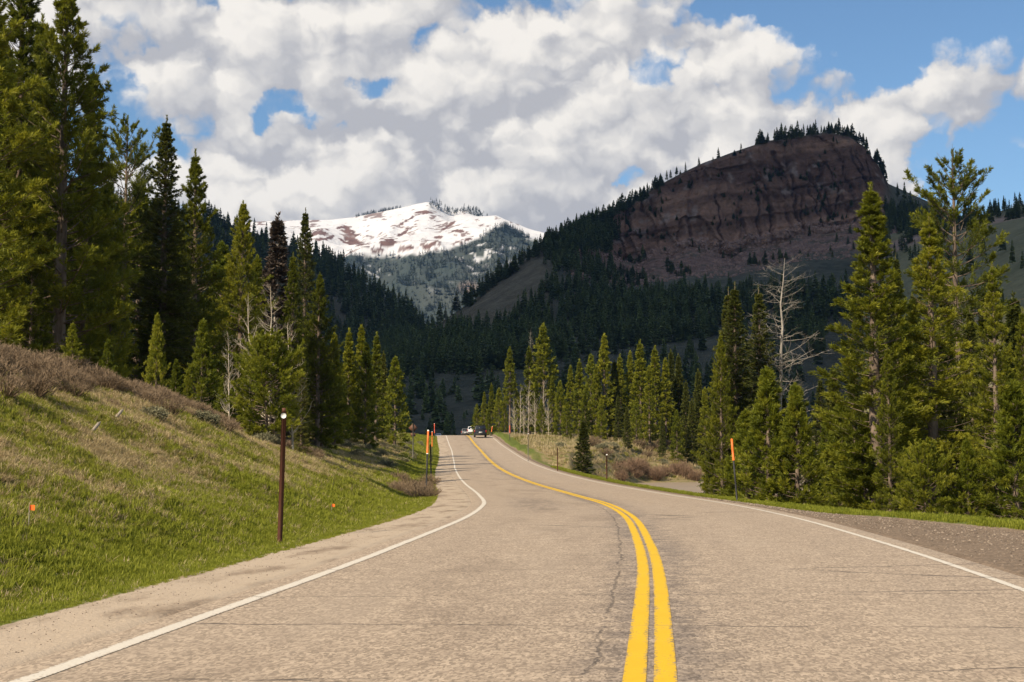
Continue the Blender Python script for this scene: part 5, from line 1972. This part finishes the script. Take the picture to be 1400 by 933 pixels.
def paint(name, c):
    m, nt = new_mat(name)
    n = nd(nt, 'ShaderNodeBsdfPrincipled', {'Base Color': rgb(c), 'Roughness': 0.38, 'Specular IOR Level': 0.4, 'Coat Weight': 0.25})
    finish(nt, n.outputs[0])
    return m


def vehicle(name, y, t, heading, color, label, L, Wd, Hh, prof_low, prof_up, rack=False):
    """side profiles in (x along length, z); rear at x=0"""
    x = float(xc(y)) + t
    sl = math.atan2(float(zc(y + 1) - zc(y - 1)), 2.0)
    e = empty(name, (x, y, float(zc(y)) + 0.005))
    e.rotation_euler = (0, 0, heading)
    tag(e, label, 'car')
    pm = paint(name + "_paint", color)

    def shell(prof, ws):
        n = len(prof)
        V = []
        for sgn in (-1, 1):
            for (a, z), w in zip(prof, ws):
                V.append((sgn * w, a - L / 2, z))
        g = Geo()
        i = np.arange(n)
        g.add(np.array(V), np.stack([i, (i + 1) % n, (i + 1) % n + n, i + n], 1))
        c0, c1 = np.mean(V[:n], 0), np.mean(V[n:], 0)
        g.v.append(np.array([c0, c1]))
        k = g.n
        g.n += 2
        g.t.append(np.stack([np.full(n, k), (i + 1) % n, i], 1))
        g.t.append(np.stack([np.full(n, k + 1), i + n, (i + 1) % n + n], 1))
        return g
    W2 = Wd / 2
    body = shell(prof_low, [W2 * (0.90 if z < 0.35 else (1.0 if z < 0.85 else 0.965)) for a, z in prof_low]).obj('body', [pm], e)
    cab = shell(prof_up, [W2 * (0.94 if z < Hh * 0.72 else 0.76) for a, z in prof_up]).obj('cabin', [pm], e)
    bev = body.modifiers.new('bevel', 'BEVEL')
    bev.width = 0.06
    bev.segments = 2
    bev = cab.modifiers.new('bevel', 'BEVEL')
    bev.width = 0.05
    bev.segments = 2
    # glass
    zb = min(z for a, z in prof_up)
    zt = max(z for a, z in prof_up)
    rb = [p for p in prof_up if p[1] == zb]
    rt = [p for p in prof_up if p[1] == zt]
    x0b, x1b = min(p[0] for p in rb), max(p[0] for p in rb)
    x0t, x1t = min(p[0] for p in rt), max(p[0] for p in rt)

    def quad(name_, pts, mat):
        g = Geo()
        g.add(np.array(pts), np.array([[0, 1, 2, 3]]))
        o = g.obj(name_, [mat], e)
        s = o.modifiers.new('solid', 'SOLIDIFY')
        s.thickness = 0.012
        s.offset = 0
        return o

    def lerp(p, q, f):
        return p + (q - p) * f
    for fr, (xb, xt), sg in (('rear_window', (x0b, x0t), -1), ('windscreen', (x1b, x1t), 1)):
        f0, f1 = 0.18, 0.86
        off = sg * 0.02
        ya, yb = lerp(xb, xt, f0) - L / 2 + off, lerp(xb, xt, f1) - L / 2 + off
        za, zz = lerp(zb, zt, f0), lerp(zb, zt, f1)
        wa, wb = W2 * lerp(0.94, 0.76, f0) * 0.88, W2 * lerp(0.94, 0.76, f1) * 0.88
        quad(fr, [(-wa, ya, za), (wa, ya, za), (wb, yb, zz), (-wb, yb, zz)], M_GLASS)
    for sgn in (-1, 1):
        f0, f1 = 0.2, 0.85
        for k0, k1 in ((0.08, 0.48), (0.53, 0.93)):
            pts = []
            for f, kk in ((f0, k0), (f0, k1), (f1, k1), (f1, k0)):
                a = lerp(lerp(x0b, x0t, f), lerp(x1b, x1t, f), kk) - L / 2
                pts.append((sgn * (W2 * lerp(0.94, 0.76, f) + 0.012), a, lerp(zb, zt, f)))
            quad('side_window', pts, M_GLASS)
        # lamps
        rear = min(a for a, z in prof_low) - L / 2
        Geo().box((sgn * W2 * 0.93 - 0.09, rear - 0.02, zb - 0.30), (sgn * W2 * 0.93 + 0.05, rear + 0.10, zb + 0.06)).obj('tail_light', [M_TAIL], e)
        front = max(a for a, z in prof_low) - L / 2
        Geo().box((sgn * W2 * 0.72 - 0.16, front - 0.10, 0.62), (sgn * W2 * 0.72 + 0.16, front + 0.015, 0.80)).obj('headlight', [M_REFLECT], e)
        g = Geo().box((sgn * (W2 + 0.10) - 0.09, L * 0.12, zb + 0.02), (sgn * (W2 + 0.10) + 0.05, L * 0.12 + 0.10, zb + 0.18))
        g.obj('mirror', [M_TRIM], e)
        for a in (L * 0.19, L * 0.81):
            w = Geo()
            cx_, cy_ = sgn * (W2 - 0.11), a - L / 2
            R = Hh * 0.205
            w.capped(np.array([(cx_ - 0.11, cy_, R), (cx_ - 0.09, cy_, R), (cx_ + 0.09, cy_, R), (cx_ + 0.11, cy_, R)]), [R * 0.92, R, R, R * 0.92], 20)
            wo = w.obj('wheel', [M_TYRE], e, False)
            Geo().capped(np.array([(cx_ + sgn * 0.112 - 0.006, cy_, R), (cx_ + sgn * 0.112 + 0.006, cy_, R)]), [R * 0.62] * 2, 16).obj('rim', [M_RIM], wo)
    rear = min(a for a, z in prof_low) - L / 2
    Geo().box((-0.26, rear - 0.025, zb - 0.36), (0.26, rear - 0.005, zb - 0.20)).obj('number_plate', [M_PLATE], e)
    Geo().box((-W2 * 0.92, rear - 0.06, 0.36), (W2 * 0.92, rear + 0.06, 0.58)).obj('rear_bumper', [M_TRIM], e)
    if rack:
        for sgn in (-1, 1):
            Geo().capped(np.array([(sgn * W2 * 0.62, -L * 0.40, Hh + 0.06), (sgn * W2 * 0.62, L * 0.15, Hh + 0.06)]), [0.022] * 2, 8).obj('roof_rail', [M_TRIM], e)
        r = Geo()
        for a in (-0.3, 0.0, 0.12):
            r.capped(np.array([(-W2 * 0.62, L * a, Hh + 0.07), (W2 * 0.62, L * a, Hh + 0.07)]), [0.02] * 2, 8)
        r.obj('roof_rack', [M_TRIM], e)
    return e


suv_low = [(0.02, 0.42), (0.0, 0.62), (0.02, 1.06), (3.55, 1.04), (4.55, 0.96), (4.72, 0.80), (4.72, 0.46), (4.6, 0.34), (0.15, 0.34)]
suv_up = [(0.08, 1.04), (0.34, 1.78), (2.6, 1.80), (2.95, 1.70), (3.6, 1.04)]
suv_up = [(0.06, 1.04), (0.32, 1.78), (2.75, 1.78), (3.6, 1.04)]
sed_low = [(0.04, 0.36), (0.0, 0.60), (0.05, 0.94), (3.5, 0.92), (4.45, 0.80), (4.62, 0.66), (4.62, 0.40), (4.5, 0.26), (0.15, 0.26)]
sed_up = [(0.35, 0.92), (1.05, 1.44), (2.45, 1.44), (3.45, 0.92)]
xo_low = [(0.02, 0.40), (0.0, 0.62), (0.03, 1.0), (3.5, 0.98), (4.35, 0.90), (4.5, 0.74), (4.5, 0.44), (4.4, 0.32), (0.15, 0.32)]
xo_up = [(0.08, 0.98), (0.5, 1.62), (2.6, 1.62), (3.4, 0.98)]
vehicle('suv', 224, 1.62, math.radians(3.0), (0.008, 0.009, 0.012), 'black boxy vehicle with roof rack driving over the crest', 4.75, 1.92, 1.78, suv_low, suv_up, True)['category'] = 'suv'
vehicle('car', 268, 1.5, math.radians(3.2), (0.62, 0.61, 0.60), 'white hatchback half hidden ahead of the black vehicle', 4.5, 1.82, 1.62, xo_low, xo_up)
vehicle('car', 322, 1.7, math.radians(3.4), (0.16, 0.155, 0.15), 'dark grey car with pale roof line leading the three cars', 4.5, 1.82, 1.58, xo_low, xo_up)
vehicle('car', 428, -1.7, math.radians(184), (0.80, 0.80, 0.79), 'white car of which only the roof shows behind the crest', 4.62, 1.84, 1.46, sed_low, sed_up)


# ------------------------------------------------------------------ the cumulus whose shadow lies over the valley and the cliff
def build_cloud():
    import bmesh
    m, nt = new_mat("cloud_white")
    pos = nd(nt, 'ShaderNodeNewGeometry').outputs['Position']
    n = noise(nt, pos, 0.008, 5, 0.6)
    col = mixc(nt, n, rgb((0.84, 0.84, 0.85)), rgb((0.92, 0.92, 0.92)))
    df = nd(nt, 'ShaderNodeBsdfDiffuse', {'Color': col}).outputs[0]
    tr = nd(nt, 'ShaderNodeBsdfTranslucent', {'Color': col}).outputs[0]
    finish(nt, nd(nt, 'ShaderNodeMixShader', {0: 0.68, 1: df, 2: tr}).outputs[0])
    alt = 1500.0
    k = alt / math.tan(SUN_EL)
    rng = np.random.default_rng(3)
    g = Geo()
    bm = bmesh.new()
    bmesh.ops.create_icosphere(bm, subdivisions=3, radius=1.0)
    V0 = np.array([v.co[:] for v in bm.verts])
    F0 = np.array([[v.index for v in f.verts] for f in bm.faces])
    bm.free()
    # footprint of the shadow on the ground (x, y, radius)
    spots = SHADOW_SPOTS
    for (gx_, gy_, r) in spots:
        c = np.array([gx_ + SUN_H[0] * k, gy_ + SUN_H[1] * k, alt])
        nz = fbm(V0[:, 0] * 2.2 + gx_, V0[:, 1] * 2.2 + V0[:, 2] * 1.7 + gy_, 5, 4) - 0.5
        V = V0 * (1 + 0.5 * nz)[:, None] * np.array([r, r, r * 0.32])
        V[:, 2] = np.where(V[:, 2] < 0, V[:, 2] * 0.35, V[:, 2])
        g.add(V + c, F0)
    o = g.obj('cloud', [m], None, True)
    tag(o, 'broad flat-based cumulus drifting over the valley, shading the cliff mountain', 'cloud')


SHADOW_SPOTS = [(120, 900, 420), (420, 1050, 420), (-180, 760, 330), (-420, 1050, 420), (-100, 1250, 420), (650, 1250, 420), (300, 1400, 420), (780, 1450, 400),
                (60, 620, 210), (200, 690, 190), (-150, 560, 190), (-60, 500, 110), (60, 520, 110), (-320, 640, 220), (700, 1050, 300), (-600, 1000, 350), (-480, 800, 300)]
build_cloud()


# ------------------------------------------------------------------ valley haze
def build_haze():
    m, nt = new_mat("valley_haze")
    vol = nd(nt, 'ShaderNodeVolumePrincipled', {'Color': (0.30, 0.56, 1.0, 1), 'Density': 0.00004, 'Anisotropy': 0.3})
    nd(nt, 'ShaderNodeOutputMaterial', {'Volume': vol.outputs[0]})
    g = Geo().box((-3500, -300, -15.2), (3500, 6800, 880))
    o = g.obj('haze', [m])
    tag(o, kind='stuff')


build_haze()
